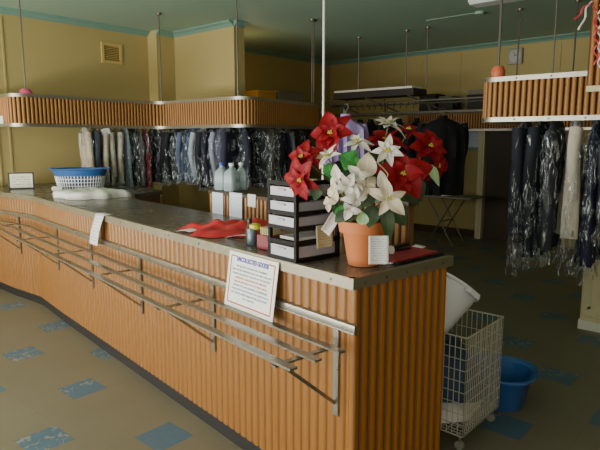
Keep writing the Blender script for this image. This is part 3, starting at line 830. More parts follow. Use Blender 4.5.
# tin with yellow lid, red box
o = thing('tin_can', 'grey tin with clutter of yellow-green pieces, left of the red card box', 'tin', cpt(.83, .125))
MB().lathe([(.026, 0), (.028, .003), (.028, .085), (.026, .088), (.024, .085), (.024, .06)], 20).build('tin_body', M['can'], o)
MB().lathe([(.024, .08), (.03, .085), (.03, .105), (.012, .112)], 16, c=(.012, -.01, 0)).build('lid', M['ylime'], o)
o = thing('bottle', 'slim dark grey bottle standing behind the grey tin', 'bottle', cpt(.90, .16))
MB().lathe([(.02, 0), (.022, .004), (.022, .07), (.012, .095), (.011, .11)], 16).build('bottle_body', M['carton'], o)
MB().lathe([(.013, .108), (.013, .125)], 12).build('bottle_cap', M['blackplastic'], o)
o = thing('card_box', 'small dark red box with cream papers on top, left of the drawer tower', 'box', cpt(.69, .135), math.atan2(CD.y, CD.x)+.1)
MB().box((0,0,.036), (.105,.09,.072)).build('box_body', M['redbox'], o, smooth=0, bevel=.003)
mb = MB()
for k in range(6): mb.box((-.03+.012*k, 0, .084), (.003, .075, .05), Matrix.Rotation(.12*(k-3)*.4, 3, 'Y'))
mb.build('cream_cards', M['yellowpaper'], o, smooth=0)
# curled receipt over the edge at left
pc, dcv = point_at(front, 2.48); 
dn = Vector((-dcv.y, dcv.x, 0)); dc3 = Vector((dcv.x, dcv.y, 0)); base = Vector((pc.x, pc.y, ZT+.004))
def rc(u, v):
    t = v*.30-.05
    if t < 0: q = -dn*(-t)+Z*(.002)
    else: q = dn*(.012+.03*math.sin(min(1.5, t*8)))+Z*(-t*.9+.004)+dn*.09*(t**1.3)
    return dc3*((u-.5)*.15+.05*v)+q
o = MB().grid(rc, 6, 16).build('price_list', M['print'], smooth=180, solid=.001); o.location = base; tag(o, 'white printed sheet curling down over the front edge of the counter', 'paper')
# framed notice at the far left of the counter
o = thing('framed_notice', 'small framed notice standing on the counter at the far left', 'notice', (2.56, 6.32, ZT+.001), -.5)
mb = MB()
for x, z, w, h in ((-.12,.09,.014,.18), (.12,.09,.014,.18), (0,.007,.25,.014), (0,.173,.25,.014)): mb.box((x,0,z), (w,.014,h))
mb.build('frame', M['blackplastic'], o, smooth=0)
MB().grid(lambda u, v: (-.115+.23*u, -.003, .012+.156*v), 2, 2).build('notice_sheet', M['notice'], o)
mb = MB(); mb.bar((0,.005,.12), (0,.09,.004), .03, .004); mb.build('easel_back', M['blackplastic'], o, smooth=0)
o = MB().lathe([(.02,0),(.03,.01),(.03,.1),(.02,.115)], 14, mat=Matrix.Rotation(PI/2, 3, 'Y')).build('paper_roll', M['whitecloth']); o.location = (2.62, 5.72, ZT+.031); o.rotation_euler = (0,0,-.9); tag(o, 'small white roll lying beside the framed notice', 'roll')
# flattened white laundry bag
def bagfn(u, v):
    a = u*2*PI; r = 1+.10*math.sin(3*a)+.07*math.sin(7*a+1)+.04*math.sin(12*a)
    pr = min(1, v)
    k = math.sin(PI*.5*min(1, v*1.0))
    x = .34*r*k*math.cos(a); y = .22*r*k*math.sin(a)
    h = .078*(max(0, 1-v**2.6))**.6*(1+.12*math.sin(14*x+2)*math.sin(17*y))+.012*math.sin(38*x+6*y)*math.sin(30*y+9*x)*(1-v)
    return Vector((x, y, max(0, h)))
o = MB().grid(bagfn, 56, 14).build('laundry_bundle', M['whitecloth'], smooth=180); o.location = (2.605, 4.94, ZT+.002); o.rotation_euler = (0, 0, -.85); tag(o, 'white plastic-wrapped linen bundle lying flat in front of the blue basket', 'linen')
# blue and white laundry basket
bk = thing('laundry_basket', 'oval laundry basket with blue rim and white lattice sides on the counter', 'basket', (2.97, 5.80, ZT+.002), -.78)
sxB, syB = .275, .21
mb = MB(); n = 44
mb.lathe([(.80, 0), (.82, .004), (.84, .01)], n, sx=sxB, sy=syB); mb.build('base', M['bluetub'], bk)
mb = MB()
def bp(a, w): r = .84+.10*w; return Vector((r*sxB*math.cos(a), r*syB*math.sin(a), .01+.145*w))
for k in range(48): mb.tube([bp(k*2*PI/48, w) for w in (0, .5, 1)], .0062, 4)
for w in (.0, .25, .5, .75, 1.0): mb.tube([bp(q*2*PI/48, w) for q in range(49)], .0055, 4)
mb.build('lattice_sides', M['whiteplastic'], bk, smooth=0)
# blue inner layer, seen through the holes
mb = MB(); m_ = 40
vs = [bp(q*2*PI/m_, w)*.97 for w in (0, 1) for q in range(m_)]; mb.add(vs, [(q, (q+1) % m_, m_+(q+1) % m_, m_+q) for q in range(m_)]); mb.build('inner_lining', M['navyplastic'], bk, smooth=180)
mb = MB(); prof = []
for r, z in ((.93,.15), (.99,.19), (1.02,.222), (1.10,.228), (1.11,.221), (1.04,.211), (1.0,.18), (.95,.145)): prof.append((r, z))
vs = []; fs = []
for r, z in prof:
    for q in range(n):
        a = q*2*PI/n; vs.append((r*sxB*math.cos(a), r*syB*math.sin(a), z))
for i in range(len(prof)):
    i2 = (i+1) % len(prof)
    for q in range(n): fs.append((i*n+q, i*n+(q+1) % n, i2*n+(q+1) % n, i2*n+q))
mb.add(vs, fs); mb.build('rim', M['bluetub'], bk)
for sg in (-1, 1):
    mb = MB(); mb.box((sg*.31, 0, .225), (.04, .12, .012)); mb.build('handle', M['bluetub'], bk, smooth=0, bevel=.005)
# red book / clipboard, stapler, white papers right of the pot
o = thing('red_folder', 'red folder with black edging lying at the end of the counter', 'folder', cpt(-.0, 0)); 
FB = BK-CB*.165+CD*.15; o.location = (FB.x, FB.y, ZT+.001); o.rotation_euler = (0, 0, math.atan2(CB.y, CB.x)+.03)
MB().box((0,0,.006), (.34,.21,.012)).build('black_board', M['blackplastic'], o, smooth=0)
MB().box((-.02,.005,.0155), (.315,.185,.007)).build('red_cover', M['redbook'], o, smooth=0)
mb = MB(); mb.box((-.18,.0,.006), (.02,.15,.006)); mb.build('page_edge', M['paper'], o, smooth=0)
o = thing('stapler', 'black stapler lying on the counter behind the pot note', 'stapler', at(399, 249.5, 2.62), math.atan2(CB.y, CB.x)-.1)
o.location = (o.location.x, o.location.y, ZT+.021)
MB().box((0,0,.004), (.13,.03,.008)).build('base', M['blackplastic'], o, smooth=0)
MB().box((0,0,.02), (.12,.024,.016), Matrix.Rotation(-.06, 3, 'Y')).build('arm', M['blackplastic'], o, smooth=0, bevel=.004)
q_ = at(412, 250, 2.72); paper('paper_scrap', 'white paper scrap lying beyond the stapler', 'paper', (q_.x, q_.y, ZT+.012), -cn3, cd3+Z*.04, .14, .06, M['paper'], curl=.008)
q_ = at(391, 247, 2.52); o = MB().lathe([(.008,0),(.016,.005),(.018,.02),(.014,.034),(.004,.04)], 14).build('ball_ornament', M['whitecloth']); o.location = (q_.x, q_.y, ZT+.021); tag(o, 'small round white ornament standing beside the flower pot', 'ornament')

# ---------------------------------------------------------------- uncollected goods sign
sg0 = P0+CD*.635
sign = thing('notice_sign', 'white notice card with red border headed UNCOLLECTED GOODS leaning on the counter front', 'sign', (sg0.x+CN.x*.05, sg0.y+CN.y*.05, .797), math.atan2(-CD.y, -CD.x))
# local x to the right along the counter, local -y towards the customer
SWd, SHt = .385, .268; tilt = .15
RS = Matrix.Rotation(-tilt, 4, 'X')
mb = MB(); mb.box((0, 0, SHt/2), (SWd, .004, SHt)); mb.xform(RS).build('card', M['white'], sign, smooth=0)
mb = MB(); e = .022
for x0, z0, x1, z1 in ((-SWd/2+e, e, SWd/2-e, e), (-SWd/2+e, e, -SWd/2+e, SHt-e*.9), (SWd/2-e, e, SWd/2-e, SHt-e*.9), (-SWd/2+e, SHt-e*.9, -SWd/2+.07, SHt-e*.9), (SWd/2-.07, SHt-e*.9, SWd/2-e, SHt-e*.9)):
    mb.bar((x0, -.0028, z0), (x1, -.0028, z1), .0015, .006, (0,0,1) if z0 == z1 else (1,0,0))
mb.xform(RS).build('red_border', M['redink'], sign, smooth=0)
def text_part(body, x, z, size, mat, parent, width=None, name='lettering', bold=0.0):
    cu = bpy.data.curves.new('txt', 'FONT'); cu.body = body; cu.size = size; cu.align_x = 'CENTER'; cu.extrude = .0004; cu.offset = bold
    to = bpy.data.objects.new('txt', cu); col.objects.link(to)
    dg = bpy.context.evaluated_depsgraph_get(); me = bpy.data.meshes.new_from_object(to.evaluated_get(dg))
    bpy.data.objects.remove(to); bpy.data.curves.remove(cu)
    if width:
        xs = [v.co.x for v in me.vertices]; k = width/(max(xs)-min(xs))
        for v_ in me.vertices: v_.co.x *= k
    me.transform(Matrix.Translation((x, -.0034, z)) @ Matrix.Rotation(PI/2, 4, 'X')); me.transform(RS)
    me.materials.clear(); me.materials.append(mat)
    o = bpy.data.objects.new(name, me); col.objects.link(o); o.parent = parent; return o
text_part('UNCOLLECTED GOODS', 0, SHt-.040, .030, M['blueink'], sign, .25, 'heading', .0012)
lines = [('WE ACCEPT GOODS FOR CLEANING', .24, 0), ('ONLY ON THE CONDITION THAT THEY ARE COLLECTED', .31, 0), ('WITHIN 3 MONTHS OF THE DATE OF THE DOCKET', .30, 0),
         ('GOODS NOT COLLECTED BY THE DUE DATE', .25, 1), ('WILL BE DISPOSED OF TO COVER COSTS', .26, 1), ('UNLESS WE ARE ADVISED OTHERWISE', .27, 0),
         ('PLEASE KEEP YOUR DOCKET IN A SAFE PLACE', .29, 0), ('WE TAKE NO RESPONSIBILITY FOR GOODS LEFT', .29, 0), ('BY ORDER', .09, 0)]
for k, (b_, w_, r_) in enumerate(lines):
    text_part(b_, 0, SHt-.068-k*.0185, .0125, M['redink' if r_ else 'greyink'], sign, w_)

# ---------------------------------------------------------------- potted poinsettia
pc_ = Vector((1.945, 1.36, ZT+.001))
plant = thing('potted_poinsettia', 'terracotta pot of red and white artificial poinsettias on the counter corner', 'plant', pc_)
def wl(p): return Vector(p)-pc_
MB().lathe([(.058,0),(.064,.002),(.087,.14),(.089,.143),(.103,.145),(.109,.187),(.109,.193),(.094,.194),(.09,.172),(.02,.165)], 40).build('terracotta_pot', M['terracotta'], plant, smooth=35)
MB().lathe([(.091,.165),(.078,.18),(.03,.19),(.005,.192)], 20).build('moss_filling', M['soil'], plant)
def leaf_mesh(mb, base, direction, normal, L, W, bend=.25, fold=.25, nu=8, nv=4, twist=0, pointed=1.2):
    d = Vector(direction).normalized(); nrm = Vector(normal); nrm = (nrm-d*nrm.dot(d)).normalized(); s = d.cross(nrm)
    base = Vector(base)
    def fn(u, v):
        w = W*.5*(math.sin(PI*min(1, u**.75))**.8 if u < 1 else 0)*(1-.15*u)
        x = (v-.5)*2
        edge = .05*W*math.sin(9*u+2*x)*abs(x)
        return base+d*(L*u)+s*(w*x)+nrm*(-bend*L*u*u+fold*w*abs(x)*1.0+edge+.12*L*math.sin(PI*u)*.4)
    mb.grid(fn, nu, nv)
def bloom(px, py, dep, r, face, n, mat, spread=1.15, ph=0.0, bead='goldbead', layers=2, wk=.52, mess=None):
    r *= 1.12; mess = (.12 if 'red' in mat else .38) if mess is None else mess
    c = wl(at(px, py, dep)); f = (RIGHT*face[0]+UP*face[1]-FWD*face[2]).normalized()
    a = f.orthogonal().normalized(); 
    # steer the reference so that ph=0 points up in the photograph
    upv = UP-f*UP.dot(f)
    if upv.length > .05: a = upv.normalized()
    b = f.cross(a)
    mb = MB(); rr_ = random.Random(int(px*7+py))
    for ly in range(layers):
        m = n if ly == 0 else max(3, n-2)
        for k in range(m):
            t = ph+2*PI*k/m+ly*.5+rr_.uniform(-.15, .15)*(1+mess*2)
            L = r*(1.0 if ly == 0 else .66)*rr_.uniform(.82, 1.1); el = (.10 if ly == 0 else .5)*spread+rr_.uniform(-mess, mess*1.2)
            dd = (a*math.cos(t)+b*math.sin(t))*math.cos(el)+f*math.sin(el)
            leaf_mesh(mb, c+f*.004*ly, dd, f, L, L*wk*rr_.uniform(.9, 1.15), bend=.22*rr_.uniform(.3, 1.5+mess*2), fold=.3)
    fl_ = mb.build('flower', M[mat], plant, smooth=60)
    if bead:
        mb = MB()
        for k in range(8):
            q = c+f*(.014+.004*rr_.random())+(a*math.cos(k*2.4)+b*math.sin(k*2.4))*(.0035*math.sqrt(k)); mb.lathe([(.0012,-.003),(.0038,-.001),(.0036,.002),(.001,.004)], 6, c=q)
        mb.build('flower_center', M[bead], fl_)
    # stem down into the pot
    root = Vector((rr_.uniform(-.04,.04), rr_.uniform(-.04,.04), .17)); mid = (c+root)*.5-f*.02+Vector((0,0,.02))
    pts = [root*(1-w)**2+mid*2*w*(1-w)+(c-f*.006)*w*w for w in [k/8 for k in range(9)]]
    MB().tube(pts, .003, 6).build('stem', M['stem'], plant)
bloom(331, 134, 2.26, .092, (-.3, .3, .85), 6, 'redpetal', ph=.35, wk=.74)
bloom(302, 180, 2.22, .088, (-.6, -.1, .75), 6, 'redpetal', ph=.2, wk=.62)
bloom(303, 158, 2.25, .072, (-.5, .35, .7), 5, 'redpetal', ph=.0, wk=.66)
bloom(429, 147, 2.30, .082, (.3, .35, .85), 7, 'redpetal', ph=.6, wk=.62)
bloom(402, 174, 2.14, .104, (.12, .10, .95), 5, 'redpetal', ph=.05, wk=.78)
bloom(385, 142, 2.32, .085, (-.05, .75, .6), 8, 'redpetal', ph=.5, wk=.5)
bloom(436, 165, 2.34, .074, (.55, -.2, .75), 6, 'redpetal', ph=.5, wk=.6)
bloom(408, 131, 2.44, .05, (.1, .6, .7), 5, 'darkred', ph=.3, wk=.6)
bloom(317, 155, 2.36, .06, (-.3, .4, .7), 5, 'darkred', ph=.9, wk=.6)
bloom(388, 126, 2.30, .072, (0, .9, .35), 8, 'whitepetal', ph=.2, wk=.42)
bloom(387, 151, 2.13, .056, (-.1, .15, .95), 7, 'whitepetal', ph=.6, wk=.5, mess=.2)
bloom(358, 143, 2.22, .055, (-.3, .5, .7), 6, 'whitepetal', ph=.9, wk=.45)
bloom(328, 158, 2.14, .060, (-.45, .6, .55), 5, 'whitepetal', ph=.7, wk=.42)
WC = dict(layers=1, mess=.55, bead=None)
bloom(338, 178, 2.10, .046, (-.45, .3, .8), 4, 'whitepetal', ph=.2, wk=.72, **WC)
bloom(348, 186, 2.07, .050, (-.15, .15, .9), 5, 'whitepetal', ph=.7, wk=.66, **WC)
bloom(335, 192, 2.10, .044, (-.5, .0, .8), 4, 'creampetal', ph=.3, wk=.75, **WC)
bloom(358, 177, 2.07, .048, (.1, .3, .9), 4, 'whitepetal', ph=.4, wk=.68, **WC)
bloom(366, 186, 2.06, .046, (.2, .1, .9), 4, 'creampetal', ph=.9, wk=.72, **WC)
bloom(356, 198, 2.06, .046, (-.1, -.2, .9), 4, 'whitepetal', ph=.1, wk=.7, **WC)
bloom(350, 209, 2.05, .044, (-.2, -.3, .9), 3, 'whitepetal', ph=.5, wk=.85, **WC)
bloom(388, 198, 2.05, .074, (.1, -.1, .95), 5, 'creampetal', ph=.15, wk=.55, layers=1, mess=.3)
bloom(329, 203, 2.12, .04, (-.4, -.1, .8), 3, 'creampetal', ph=.8, wk=.75, **WC)
def pleaf(px, py, dep, dir2, L, W, mat, face=(0,.2,1), bend=.2):
    c = wl(at(px, py, dep)); d = RIGHT*dir2[0]+UP*dir2[1]-FWD*(dir2[2] if len(dir2) > 2 else 0); f = RIGHT*face[0]+UP*face[1]-FWD*face[2]
    mb = MB(); leaf_mesh(mb, c, d, f, L, W, bend=bend, fold=.15, nu=9); mb.build('leaf', M[mat], plant, smooth=60)
pleaf(344, 157, 2.16, (.5, -.25), .07, .085, 'leaf'); pleaf(352, 152, 2.17, (-.3, -.8), .075, .08, 'leaf')
pleaf(328, 163, 2.18, (.2, -.7), .07, .06, 'leaf'); pleaf(318, 186, 2.2, (-.2, -.9), .06, .05, 'leafd')
pleaf(365, 178, 2.10, (.15, 1), .10, .082, 'creampetal', bend=.1); pleaf(383, 190, 2.06, (-.1, 1), .075, .045, 'whitepetal', bend=.1)
pleaf(428, 164, 2.22, (.5, -.85), .10, .04, 'leafl'); pleaf(400, 186, 2.2, (.6, -.55), .11, .06, 'leafd'); pleaf(408, 190, 2.25, (.5, -.5), .07, .05, 'leafd')
pleaf(386, 205, 2.10, (.1, -1), .15, .055, 'leafd'); pleaf(374, 205, 2.14, (-.2, -.9), .09, .07, 'leafd'); pleaf(392, 205, 2.2, (.45, -.6), .10, .09, 'leafd')
pleaf(340, 205, 2.12, (.3, -.7), .07, .07, 'leaf'); pleaf(347, 212, 2.1, (-.5, -.4), .06, .05, 'leafd'); pleaf(362, 160, 2.25, (.3, -.8), .1, .09, 'leafd')
pleaf(372, 150, 2.3, (.3, -.9), .12, .09, 'leafd'); pleaf(336, 152, 2.24, (-1, -.25), .085, .042, 'leafo'); pleaf(414, 178, 2.24, (.3, -.8), .1, .07, 'leafd')
pleaf(362, 225, 2.06, (.1, .9), .05, .05, 'leafl'); pleaf(350, 222, 2.06, (-.2, .9), .05, .05, 'leafd'); pleaf(370, 168, 2.2, (.6, -.5), .09, .08, 'leafd')
rl = random.Random(5)
for k in range(16):
    pleaf(rl.uniform(322, 420), rl.uniform(158, 212), rl.uniform(2.22, 2.36), (rl.uniform(-1, 1), rl.uniform(-1, .4)), rl.uniform(.07, .11), rl.uniform(.05, .075), 'leafd' if k % 4 else 'leaf')
MB().tube([wl(at(x, y, 2.12)) for x, y in ((374,161),(378,163),(383,168),(388,174),(387,180))], .0028, 6).build('bare_stem', M['leafo'], plant)
pn = at(378.5, 250, 2.05)
paper('pot_note', 'white printed slip attached to the front of the flower pot', 'note', pn, RIGHT+FWD*.12, UP+FWD*-.05, .075, .105, M['print'], curl=.006)

# ---------------------------------------------------------------- wire trolley at the counter end
X0, X1, Y0, Y1, R0, R1 = 2.56, 3.02, 1.15, 1.76, .09, .62
tr = thing('wire_trolley', 'white wire basket trolley on casters beside the counter end', 'trolley', (X0, Y0, 0))
def wire_panel(fn, nu, nv, name):
    mb = MB()
    for k in range(nu+1): mb.tube([fn(k/nu, 0), fn(k/nu, 1)], .0026, 5)
    for k in range(nv+1): mb.tube([fn(0, k/nv), fn(1, k/nv)], .0026 if 0 < k < nv else .005, 5)
    return mb.build(name, M['wire'], tr, world=True)
V = Vector
wire_panel(lambda u, v: V((X0, Y0+(Y1-Y0)*u, R0+(R1-R0)*v)), 20, 9, 'wire_side')
wire_panel(lambda u, v: V((X1, Y0+(Y1-Y0)*u, R0+(R1-R0)*v)), 20, 5, 'wire_side')
wire_panel(lambda u, v: V((X0+(X1-X0)*u, Y0, R0+(R1-R0)*v)), 20, 9, 'wire_side')
wire_panel(lambda u, v: V((X0+(X1-X0)*u, Y1, R0+(R1-R0)*v)), 16, 5, 'wire_side')
wire_panel(lambda u, v: V((X0+(X1-X0)*u, Y0+(Y1-Y0)*v, R0)), 16, 18, 'wire_bottom')
for x in (X0+.03, X1-.03):
    for y in (Y0+.03, Y1-.03):
        cst = MB().tube([(x, y, R0), (x, y, .05)], .007, 8).build('caster_stem', M['steel'], tr, world=True)
        MB().tube([(x-.01, y, .024), (x+.01, y, .024)], .024, 14).build('caster_wheel', M['carton2'], cst, world=True)
# things in the trolley
def lump(cx, cy, z, rx, ry, h, seed):
    r = random.Random(seed); k = [r.random()*6 for _ in range(6)]
    def fn(u, v):
        a = u*2*PI; f = 1+.12*math.sin(3*a+k[0])+.08*math.sin(5*a+k[1]); s_ = math.sin(PI*v/2)
        return Vector((rx*f*s_*math.cos(a), ry*f*s_*math.sin(a), h*(math.cos(PI*v/2)**.7 if v < 1 else 0)*(1+.15*math.sin(7*a*round(1)+k[2])*s_)+.02*math.sin(6*v+k[3])*(1-v)))
    return MB().grid(fn, 36, 12)
o = lump(0,0,0,.22,.26,.30,3).build('blue_linen', M['bluecloth'], smooth=180); o.location = ((X0+X1)/2, (Y0+Y1)/2-.01, R0+.006+.12); tag(o, 'crumpled blue linen heaped inside the wire trolley', 'linen')
o = lump(0,0,0,.22,.26,.12,5).build('white_linen', M['whitecloth'], smooth=180); o.location = ((X0+X1)/2, (Y0+Y1)/2-.01, R0+.006); tag(o, 'white linen lying at the bottom of the wire trolley', 'linen')
# tilted white basket
wb = thing('white_basket', 'tall white woven plastic basket leaning tilted in the wire trolley', 'basket', at(424, 314, 3.0))
tiltM = (Matrix.Rotation(.0, 4, 'Z'))
ax = (RIGHT*.50+Vector((0,0,.84))+FWD*.30).normalized()
Q = ax.to_track_quat('Z', 'Y').to_matrix()
def wb_r(w): return .125+.075*w
mb = MB(); vs = []; fs = []; m = 40; rg = 18
for i in range(rg+1):
    w = i/rg
    for q in range(m):
        a = q*2*PI/m; r_ = wb_r(w)+.003*math.sin(q*PI)*1+.0035*(1 if (i+q) % 2 else -1)
        vs.append(Q @ Vector((r_*math.cos(a), r_*math.sin(a), -.12+.32*w)))
for i in range(rg):
    for q in range(m): fs.append((i*m+q, i*m+(q+1) % m, (i+1)*m+(q+1) % m, (i+1)*m+q))
fs.append(tuple(range(m))[::-1]); mb.add(vs, fs); mb.build('woven_sides', M['whiteplastic'], wb, smooth=60, solid=.003)
mb = MB(); mb.lathe([(.196, .195), (.214, .20), (.216, .212), (.198, .212)], 40, mat=Q); mb.build('rim', M['whiteplastic'], wb)
for sg in (-1, 1):
    mb = MB(); c_ = Q @ Vector((sg*.225, 0, .19)); mb.box(c_, (.035, .09, .03), Q); mb.build('handle', M['whiteplastic'], wb, smooth=0, bevel=.006)
# blue tub
tb = thing('blue_tub', 'blue plastic tub on the floor behind the wire trolley', 'tub', (3.275, 1.26, 0.001))
mb = MB(); n = 40; prof = [(.70,0),(.72,.004),(.86,.185),(1.0,.205),(1.02,.198),(1.03,.206),(1.0,.214),(.85,.196),(.69,.012)]
vs = []; fs = []
for r, z in prof:
    for q in range(n):
        a = q*2*PI/n; k = (abs(math.cos(a))**3+abs(math.sin(a))**3)**(-1/3)
        vs.append((r*.21*k*math.cos(a), r*.22*k*math.sin(a), z))
for i in range(len(prof)-1):
    for q in range(n): fs.append((i*n+q, i*n+(q+1) % n, (i+1)*n+(q+1) % n, (i+1)*n+q))
fs += [tuple(range(n))[::-1], tuple((len(prof)-1)*n+q for q in range(n))]
mb.add(vs, fs); mb.build('tub_body', M['bluetub'], tb, smooth=50)
MB().tube([(.22*math.cos(a), .23*math.sin(a), .207) for a in [q*2*PI/40 for q in range(41)]], .006, 6).build('rolled_rim', M['bluetub'], tb)
tb.rotation_euler = (0, 0, .1)

# ---------------------------------------------------------------- the back of the shop
# garment conveyor
cv = thing('garment_conveyor', 'ceiling-hung garment conveyor with pale cover and looped track at the back', 'conveyor', (7.0, 4.6, 2.2))
MB().box((7.0, 4.70, 2.315), (.30, 1.34, .03)).build('white_top', M['white'], cv, world=True, smooth=0)
MB().box((7.02, 4.69, 2.255), (.36, 1.38, .09)).build('dark_housing', M['carton'], cv, world=True, smooth=0)
loop = fillet([(6.75, 1.7), (6.75, 5.45), (7.3, 5.45), (7.3, 1.7), (6.75, 1.7), (6.75, 2.2)], [.25, .25, .25, .25])
for z in (2.12, 1.97):
    MB().tube([(p.x, p.y, z) for p, s in resample(loop, .08)], .012, 6).build('track', M['rod'], cv, world=True)
mb = MB()
for p, s in resample(loop, .11): mb.bar((p.x, p.y, 2.13), (p.x, p.y, 2.06), .008, .008)
hk_ = mb.build('hook_bars', M['carton'], cv, world=True, smooth=0); hk_['kind'] = 'stuff'
for y0 in (3.7, 4.4, 5.1):
    MB().bar((6.78, y0, 1.97), (7.28, y0+.35, 2.2), .02, .02).build('brace', M['rod'], cv, world=True, smooth=0)
    MB().bar((7.28, y0, 1.97), (6.78, y0+.35, 2.2), .02, .02).build('brace', M['rod'], cv, world=True, smooth=0)
def rod2(label, x, y, z0):
    return rod(label, x, y, z0, .009, 'rod')
rod2('left one of the thin rods holding the conveyor cover', 7.0, 5.03, 2.33)
rod2('right one of the thin rods holding the conveyor cover', 7.0, 4.22, 2.33)
rod2('thin rod hanging to the conveyor left of the wall clock', 7.0, 3.9, 2.31)
rod2('thin rod to the conveyor just right of the wall clock', 6.76, 2.58, 2.13)
rod2('first rod to the conveyor left of the fluted board', 6.76, 1.96, 2.13)
rod2('second rod to the conveyor left of the fluted board', 7.0, 1.72, 2.0)
# garments on the conveyor
bc = garment('coat', '0d0d10', 'large black coat hanging in front of the back wall', at(443, 118, 7.25), YAW-PI/2+.05, 1.10, width=.58, thick=.26, film=False, zrail=1.99, mat=M['blackcloth'])
pu = garment('shirt', '7a5aa6', 'purple shirt on a hanger seen just behind the red flower', at(346, 106, 5.4), YAW-PI/2, .62, width=.36, thick=.26, film=False, zrail=at(346, 106, 5.4).z, mat=M['purple'])
pr_ = at(346, 106, 5.4)
o = thing('garment_stand', 'slim dark garment stand carrying the purple shirt', 'garment stand', (pr_.x, pr_.y, 0))
fx = Vector((FWD.x, FWD.y, 0)).normalized()
MB().tube([tuple(fx*.2), tuple(fx*.2+Vector((0,0,1.91)))], .012, 8).build('post', M['blackplastic'], o)
MB().tube([tuple(fx*.2+Vector((0,0,1.91))), (0,0,pr_.z), tuple(fx*-.06+Vector((0,0,pr_.z)))], .008, 8).build('arm', M['blackplastic'], o)
MB().lathe([(.2,0),(.2,.015),(.03,.03)], 24, c=fx*.2).build('base', M['blackplastic'], o)
# row of dark garments on the conveyor, behind
for k, (y, hx, lab) in enumerate(((5.2, '15151b', 'black jacket on the back conveyor under the left end of its cover'), (5.0, '20242a', 'charcoal jacket on the back conveyor under its pale cover'), (4.75, '1a1a20', 'black jacket on the back conveyor, third under its cover'), (4.5, '262328', 'dark brown-grey jacket on the back conveyor, fourth under its cover'), (4.2, '16161a', 'black jacket on the back conveyor, last of its row towards the large black coat'))):
    garment('jacket', hx, lab, (7.3, y), .25*((k % 3)-1), .95, width=.42, thick=.10, film=False, zrail=1.99, group='dark jackets on the back conveyor')
# folding table with X legs
ft = thing('folding_table', 'folding table with thin crossed metal legs under the black coat', 'table', (7.95, 3.85, 0))
MB().box((0, .15, .75), (.5, 1.0, .03)).build('table_top', M['table'], ft, smooth=0, bevel=.004)
for x in (-.2, .2):
    for sg in (-1, 1):
        MB().tube([(x, .15-sg*.22, .735), (x, .15+sg*.22, .0)], .011, 8).build('leg', M['rod'], ft)
MB().tube([(-.2,.15,.37), (.2,.15,.37)], .008, 6).build('cross_bar', M['rod'], ft)
MB().tube([(-.2,-.07,.03), (.2,-.07,.03)], .008, 6).build('foot_bar', M['rod'], ft)
o = lump(0,0,0,.17,.26,.07,11).build('white_cloth', M['whitecloth'], smooth=180); o.location = (7.9, 4.12, .766); tag(o, 'white cloth lying on the folding table under the black coat', 'cloth')
# poster on back wall
paper('wall_notice', 'bluish printed notice on the back wall right of the black coat', 'notice', (8.81, 3.99, 1.65), (0,-1,0), (0,0,1), .27, .34, M['print_b'])
o = MB().box((8.806, 3.99, 1.455), (.004, .27, .05)).build('notice_strip', M['teal'], smooth=0); tag(o, 'teal strip stuck along the bottom of the bluish wall notice', 'strip'); rebase(o, (8.806, 3.99, 1.455))
# clock
ck = thing('wall_clock', 'square grey wall clock high on the back wall, right of the orange cap', 'clock', (8.80, 3.39, 2.86))
cz = 0
MB().box((-.02, 0, 0), (.04, .22, .24)).build('clock_case', M['clockgrey'], ck, smooth=0, bevel=.02)
MB().lathe([(.085, 0), (.085, .004)], 28, c=(-.042,0,0), mat=Matrix.Rotation(-PI/2, 3, 'Y')).build('clock_face', M['clockface'], ck)
MB().bar((-.049,0,0), (-.049,-.04,.03), .006, .003, (1,0,0)).build('hour_hand', M['blackplastic'], ck, smooth=0)
MB().bar((-.049,0,0), (-.049,.01,.065), .005, .003, (1,0,0)).build('minute_hand', M['blackplastic'], ck, smooth=0)
# cartons on the far pelmet shelf
o = thing('high_shelf', 'shelf board behind the distant pelmet carrying dark cartons', 'shelf', (8.54, 3.4, 2.05))
MB().box((0, 0, 0), (.44, 3.0, .03)).build('board', M['dwood'], o, smooth=0)
for y in (-1.2, 0, 1.2): MB().box((.2, y, -.12), (.03, .03, .22)).build('shelf_bracket', M['rod'], o, smooth=0)
def carton(label, y, w, h, mat, z=2.067, x=8.5, d=.3):
    o = thing('storage_carton', label, 'carton', (x, y, z))
    MB().box((0,0,h/2), (d, w, h)).build('carton_body', M[mat], o, smooth=0, bevel=.006)
    MB().box((0,0,h-.02), (d+.012, w+.012, .04)).build('lid', M[mat], o, smooth=0, bevel=.004)
carton('dark carton on the high back shelf, left of the low stacked ones', 4.62, .3, .27, 'carton')
carton('low dark carton beside the leftmost carton on the high back shelf', 4.3, .26, .16, 'carton')
carton('dark flat carton on top of the low one on the high back shelf', 4.3, .22, .06, 'carton2', z=2.229)
carton('wide dark carton on the high back shelf beside the right pelmet', 3.72, .42, .22, 'carton')
carton('flat grey carton on top of the wide dark one beside the right pelmet', 3.72, .38, .07, 'carton2', z=2.289)
# dark cupboard in the rear corner behind the partition, boxes on top
o = thing('rear_cupboard', 'tall dark cupboard behind the partition in the rear corner', 'cupboard', (6.6, 6.7, 0))
MB().box((0, 0, 1.06), (1.9, .56, 2.12)).build('cupboard_body', M['dwood'], o, smooth=0)
for x in (-.47, .47):
    d_ = MB().box((x, -.29, 1.06), (.92, .02, 2.0)).build('door', M['dwood'], o, smooth=0, bevel=.004)
    MB().tube([(x*.2, -.305, 1.0), (x*.2, -.305, 1.15)], .008, 8).build('handle', M['steel'], d_)
carton('yellow carton on top of the dark cupboard behind the partition', 0, .3, .25, 'yellowbox', z=2.125, x=6.5, d=.42); bpy.data.objects['storage_carton.005'].location = (6.5, 6.6, 2.125)
carton('grey flat carton on top of the dark cupboard, right of the yellow one', 0, .3, .28, 'carton2', z=2.125, x=6.7, d=.62); bpy.data.objects['storage_carton.006'].location = (7.08, 6.6, 2.125)
